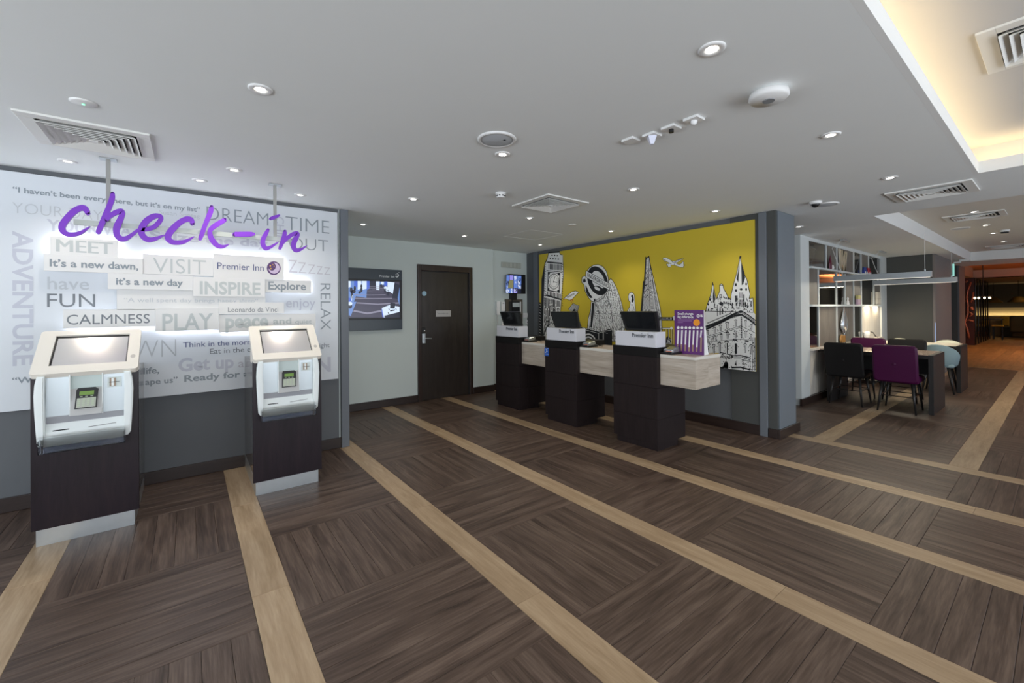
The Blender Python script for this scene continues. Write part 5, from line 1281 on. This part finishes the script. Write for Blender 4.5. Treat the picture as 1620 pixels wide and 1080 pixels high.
def leather_chair(x, y, face, m, label):
    """face: +1 faces +X"""
    t = thing('dining_chair', label, 'chair', (x, y, 0), 'leather dining chairs round the brown table', 0 if face > 0 else PI)
    bm = B((-.20, .24, -.22, .22, .40, .49), bev=.03); bmobj('seat', bm, m, t, smooth='edge')
    bm = rbox_shell(.46, .50, .06, .05)
    bmesh.ops.rotate(bm, verts=bm.verts, cent=(0, 0, 0), matrix=Matrix.Rotation(PI/2, 3, 'Z'))
    bmesh.ops.rotate(bm, verts=bm.verts, cent=(0, 0, 0), matrix=Matrix.Rotation(math.radians(-9), 3, 'Y'))
    bmesh.ops.translate(bm, verts=bm.verts, vec=(-.20, 0, .42)); bmobj('backrest', bm, m, t, smooth='edge')
    bmobj('back_button', sphere((-.304, 0, .66), .018, .5, 1, 1), m, t, smooth=True)
    for sx, sy in ((-1, -1), (-1, 1), (1, -1), (1, 1)):
        bmobj('leg', cyl((sx*.17+.02, sy*.15, .42), (sx*.22+.01, sy*.195, 0), .019, .010, seg=10), M_LEGD, t, smooth=True)
    bmobj('stretcher', tube([(-.185, -.17, .22), (-.185, .17, .22)], .007, bm=tube([(.215, -.17, .22), (.215, .17, .22)], .007, bm=tube([(-.185, -.17, .22), (.215, -.17, .22)], .007, bm=tube([(-.185, .17, .22), (.215, .17, .22)], .007)))), M_LEGD, t)
    return t
leather_chair(7.80, 1.965, 1, M_LEATH, 'black leather chair with its back to camera at brown table')
leather_chair(7.76, 1.40, 1, M_PLUM, 'plum leather chair with its back to camera at brown table')
leather_chair(8.72, 2.02, -1, M_PLUM, 'plum leather chair on the far side of brown table')
leather_chair(8.72, 1.54, -1, M_LEATH, 'black leather chair on the far side of brown table')
def tub_chair(x, y, face, m, label, group):
    t = thing('shell_chair', label, 'chair', (x, y, 0), group, 0 if face > 0 else PI)
    # wrap-round shell: profile swept round the back
    bm = bmesh.new(); n = 14; rings = []
    for i in range(n+1):
        a = math.radians(75+210*i/n); c, s_ = math.cos(a), math.sin(a); f_ = .5-.5*math.cos(2*PI*i/n); hgt = .60+.20*f_**.6
        rr = .20; pr_ = [(rr*.9, .43), (rr*1.08, .46), (rr*1.18, (.46+hgt)/2), (rr*1.22, hgt-.012), (rr*1.19, hgt), (rr*1.12, hgt-.012), (rr*1.04, (.48+hgt)/2), (rr*.85, .475)]
        rings.append([bm.verts.new((c*r_, s_*r_, z_)) for r_, z_ in pr_])
    for a_, b_ in zip(rings, rings[1:]):
        for k in range(len(a_)): j = (k+1) % len(a_); bm.faces.new((a_[k], b_[k], b_[j], a_[j]))
    bm.faces.new(rings[0]); bm.faces.new(rings[-1][::-1]); bmesh.ops.recalc_face_normals(bm, faces=bm.faces)
    bmobj('shell', bm, m, t, smooth=True)
    bmobj('seat', B((-.17, .20, -.19, .19, .42, .48), bev=.025), m, t, smooth=True)
    for sx, sy in ((-1, -1), (-1, 1), (1, -1), (1, 1)):
        bmobj('leg', cyl((sx*.12, sy*.12, .43), (sx*.19, sy*.19, 0), .024, .012, seg=8), M_LEGD, t, smooth=True)
    return t
tub_chair(9.98, 1.30, 1, M_BLUEC, 'pale blue tub chair tucked at the near side of lamp-lit table', 'tub chairs')
tub_chair(11.02, 1.35, -1, M_WHITC, 'cream shell chair at the far side of lamp-lit table near its open end', 'cream shell chairs')
tub_chair(11.02, 2.02, -1, M_WHITC, 'cream shell chair at the far side of lamp-lit table near shelving', 'cream shell chairs')
def pendant(x, y0, y1, z0, z1, label):
    t = thing('linear_pendant', label, 'pendant lamp', (x, (y0+y1)/2, ZC), 'long silver pendant lamps')
    bmobj('lamp_body', B((x-.03, x+.03, y0, y1, z0+.006, z1), bev=.002), M_PEND, t, world=True)
    bmobj('diffuser', B((x-.014, x+.022, y0+.02, y1-.02, z0+.002, z0+.0065)), M_PENDL, t, world=True)
    for yy in (y0+.07, y1-.07): bmobj('suspension_wire', cyl((x, yy, z1), (x, yy, ZC), .0022, seg=5), M_RIM, t, world=True); bmobj('wire_grip', cyl((x, yy, z1), (x, yy, z1+.03), .008, seg=8), M_STEEL, t, world=True)
    bmobj('power_cable', tube([(x, y1-.1, ZC-.02), (x, y1+.02, ZC-.12), (x, y1-.03, ZC-.3), (x, y1-.12, z1)], .004), M_RIM, t, world=True, smooth=True)
    bmobj('ceiling_rose', B((x-.05, x+.3, y1-.14, y1-.10, ZC-.025, ZC)), M_STEEL, t, world=True)
    l = bpy.data.lights.new('pendant_light', 'AREA'); l.shape = 'RECTANGLE'; l.size = .05; l.size_y = y1-y0-.05; l.energy = 15; l.color = (1, .90, .70)
    o = bpy.data.objects.new('pendant_light', l); o.location = (x, (y0+y1)/2, z0-.004); COL.objects.link(o)
pendant(8.13, 1.122, 2.236, 1.826, 1.913, 'long silver bar pendant lamp over brown communal table')
pendant(10.43, 1.128, 2.25, 1.836, 1.925, 'long silver bar pendant lamp over lamp-lit communal table')
t = thing('exit_sign', 'thin green glass exit sign hanging edge-on by grey column', 'exit sign', (13.95, 1.57, ZC))
bmobj('bracket', B((13.95, 13.97, 1.45, 1.57, ZC-.07, ZC-.04), (13.94, 13.98, 1.3, 1.48, ZC-.04, ZC)), M_RIM, t, world=True)
bmobj('glass', B((13.92, 13.95, 1.555, 1.585, 2.12, 2.40)), M_GREENE, t, world=True)

# ================================================================== FAR BAR AREA
blk = thing('bar_screen', 'burgundy partition block with rose metal tree relief before far bar', 'partition', (25, 2.1, 0))
bmobj('front', B((22.8, 22.9, 2.05, 2.88, 0, ZC-.01)), M_BURG, blk, world=True)
bmobj('core', B((22.9, 27.4, 2.12, 2.88, 0, ZC-.01)), M_GLOSSB, blk, world=True)
for k in range(6): bmobj('slat', B((23.0+k*.78, 23.35+k*.78, 2.02, 2.12, 0, ZC-.02), bev=.02), M_GLOSSB, blk, world=True)
TF = lambda x, y: (1440+x/6, 390+y/6)
def fx(x, y): return at(*TF(x, y), 0, 22.78)
bm = bmesh.new()
for pts, r_ in (([(575, 335), (545, 420), (535, 480), (548, 560), (545, 640), (515, 720), (540, 780), (560, 870)], .035), ([(440, 420), (470, 460), (490, 515), (535, 515), (545, 480)], .03), ([(600, 430), (590, 490), (575, 530)], .03), ([(520, 705), (560, 698), (600, 708)], .025), ([(555, 620), (590, 640), (560, 665)], .03), ([(570, 580), (590, 600), (575, 570)], .05), ([(525, 340), (545, 322)], .03)):
    tube([fx(*p) for p in pts], r_, 5, bm)
bmobj('tree_relief', bm, M_BRONZE, blk, world=True, smooth=True)
bmobj('sideboard', B((22.6, 22.8, 2.55, 2.87, 0, .95)), M_BLACK, blk, world=True)
ch = thing('bulb_chandelier', 'cluster of glowing amber bulbs before the glossy black slats', 'pendant lamp', (21.2, 1.7, ZC))
bmobj('stem', cyl((21.2, 1.7, 1.75), (21.2, 1.7, 2.8), .012, seg=6), M_BLACK, ch, world=True)
bmobj('crossbar', cyl((21.2, 1.5, 1.75), (21.2, 1.92, 1.75), .012, seg=6), M_BLACK, ch, world=True)
for yy in (1.89, 1.80, 1.67, 1.555): bmobj('bulb', sphere((21.2, yy, 1.70), .03), M_BULB, ch, world=True, smooth=True)
for k, (x, y, lab) in enumerate(((27.5, 1.22, 'wide ochre pendant shade glowing underneath at the far right'), (29.5, 2.05, 'dim ochre pendant shade behind the bulb cluster'))):
    t = thing('pendant_shade', lab, 'pendant lamp', (x, y, ZC), 'ochre pendant shades')
    bmobj('shade', lathe([(.10, -.66), (.32, -.90), (.31, -.90), (.09, -.67)], seg=24), M_YSH, t, smooth=True)
    bmobj('cord', cyl((0, 0, -.67), (0, 0, 0), .01, seg=5), M_BLACK, t)
    if k == 0: bmobj('glow_disc', cyl((0, 0, -.895), (0, 0, -.885), .30, seg=24), M_PENDL, t)
t = thing('booth_bench', 'long dark booth bench along the far wall', 'bench', (30, -.4, 0))
bmobj('seat', B((29.4, 30.6, -3, 1.75, 0, .48), bev=.02), M_BLACKM, t, world=True); bmobj('backrest', B((30.6, 30.8, -3, 1.9, .0, .95), bev=.03), mat('striped_ochre', (.30, .22, .07), .7), t, world=True)
for k in range(6): bmobj('cushion', B((30.5, 30.6, 1.65-k*.55, 1.9-k*.55, .5, .93), bev=.03), M_YFAB if k % 2 == 0 else M_BLACKM, t, world=True)
t = thing('armchair', 'dark armchair block in front of far bench', 'armchair', (28.6, 1.2, 0))
bmobj('body', B((28.2, 28.9, .75, 1.45, .1, .55), bev=.04), mat('umber_fabric', (.035, .028, .012), .8), t, world=True); bmobj('backrest', B((28.1, 28.3, .7, 1.5, .3, 1.0), bev=.05), mat('umber_fabric'), t, world=True)
t = thing('bar_table', 'small dark table by the black slats in the far bar', 'table', (27.9, 1.9, 0))
bmobj('tabletop', B((27.5, 28.3, 1.66, 2.1, .84, .88)), M_BLACK, t, world=True)
for yy in (1.70, 2.06): bmobj('leg', cyl((27.9, yy, 0), (27.9, yy, .84), .02, seg=6), M_BLACK, t, world=True)
t = thing('bar_chair', 'chair with ochre seat beside the small far table', 'chair', (27.3, 1.86, 0))
bmobj('seat', B((27.05, 27.5, 1.62, 1.94, .56, .62), bev=.02), M_YFAB, t, world=True)
for sx, sy in ((27.1, 1.65), (27.1, 1.9), (27.45, 1.65), (27.45, 1.9)): bmobj('leg', cyl((sx, sy, 0), (sx, sy, .56), .018, seg=6), M_BLACK, t, world=True)
def parea(nm, loc, sx, sy, p, col):
    area(nm, loc, (0, 0, 0), sx, sy, p, col)
# bar lighting: warm ceiling lamps and the wash on the far wall
for x, y, p in ((18.5, .3, 26), (22.0, .3, 26), (26.5, .3, 10), (29.3, .3, 10)):
    spot(x, y, 2.78 if x < 24 else ZC, p*6, (1, .66, .34), 140)
l = bpy.data.lights.new('bar_uplight', 'AREA'); l.shape = 'RECTANGLE'; l.size = 7; l.size_y = .1; l.energy = 200; l.color = (1, .58, .32)
o = bpy.data.objects.new('bar_uplight', l); o.location = (20.2, -1.5, 2.45); o.rotation_euler = (PI, 0, 0); COL.objects.link(o)
l = bpy.data.lights.new('far_wall_wash', 'AREA'); l.shape = 'RECTANGLE'; l.size = .06; l.size_y = 6.5; l.energy = 16; l.color = (1, .80, .45)
o = bpy.data.objects.new('far_wall_wash', l); o.location = (30.9, -.6, .98); o.rotation_euler = (0, math.radians(205), 0); COL.objects.link(o)
# blue LED lines at foot of cafe corner column
t = thing('accent_light', 'thin pale blue light line at corner of grey cafe column', 'strip light', (11.9, 1.6, .1))
bmobj('led_line', B((11.895, 11.905, 1.597, 1.605, .1, 1.1)), screen('pale_blue_led', (.35, .5, .8), 1), t, world=True)
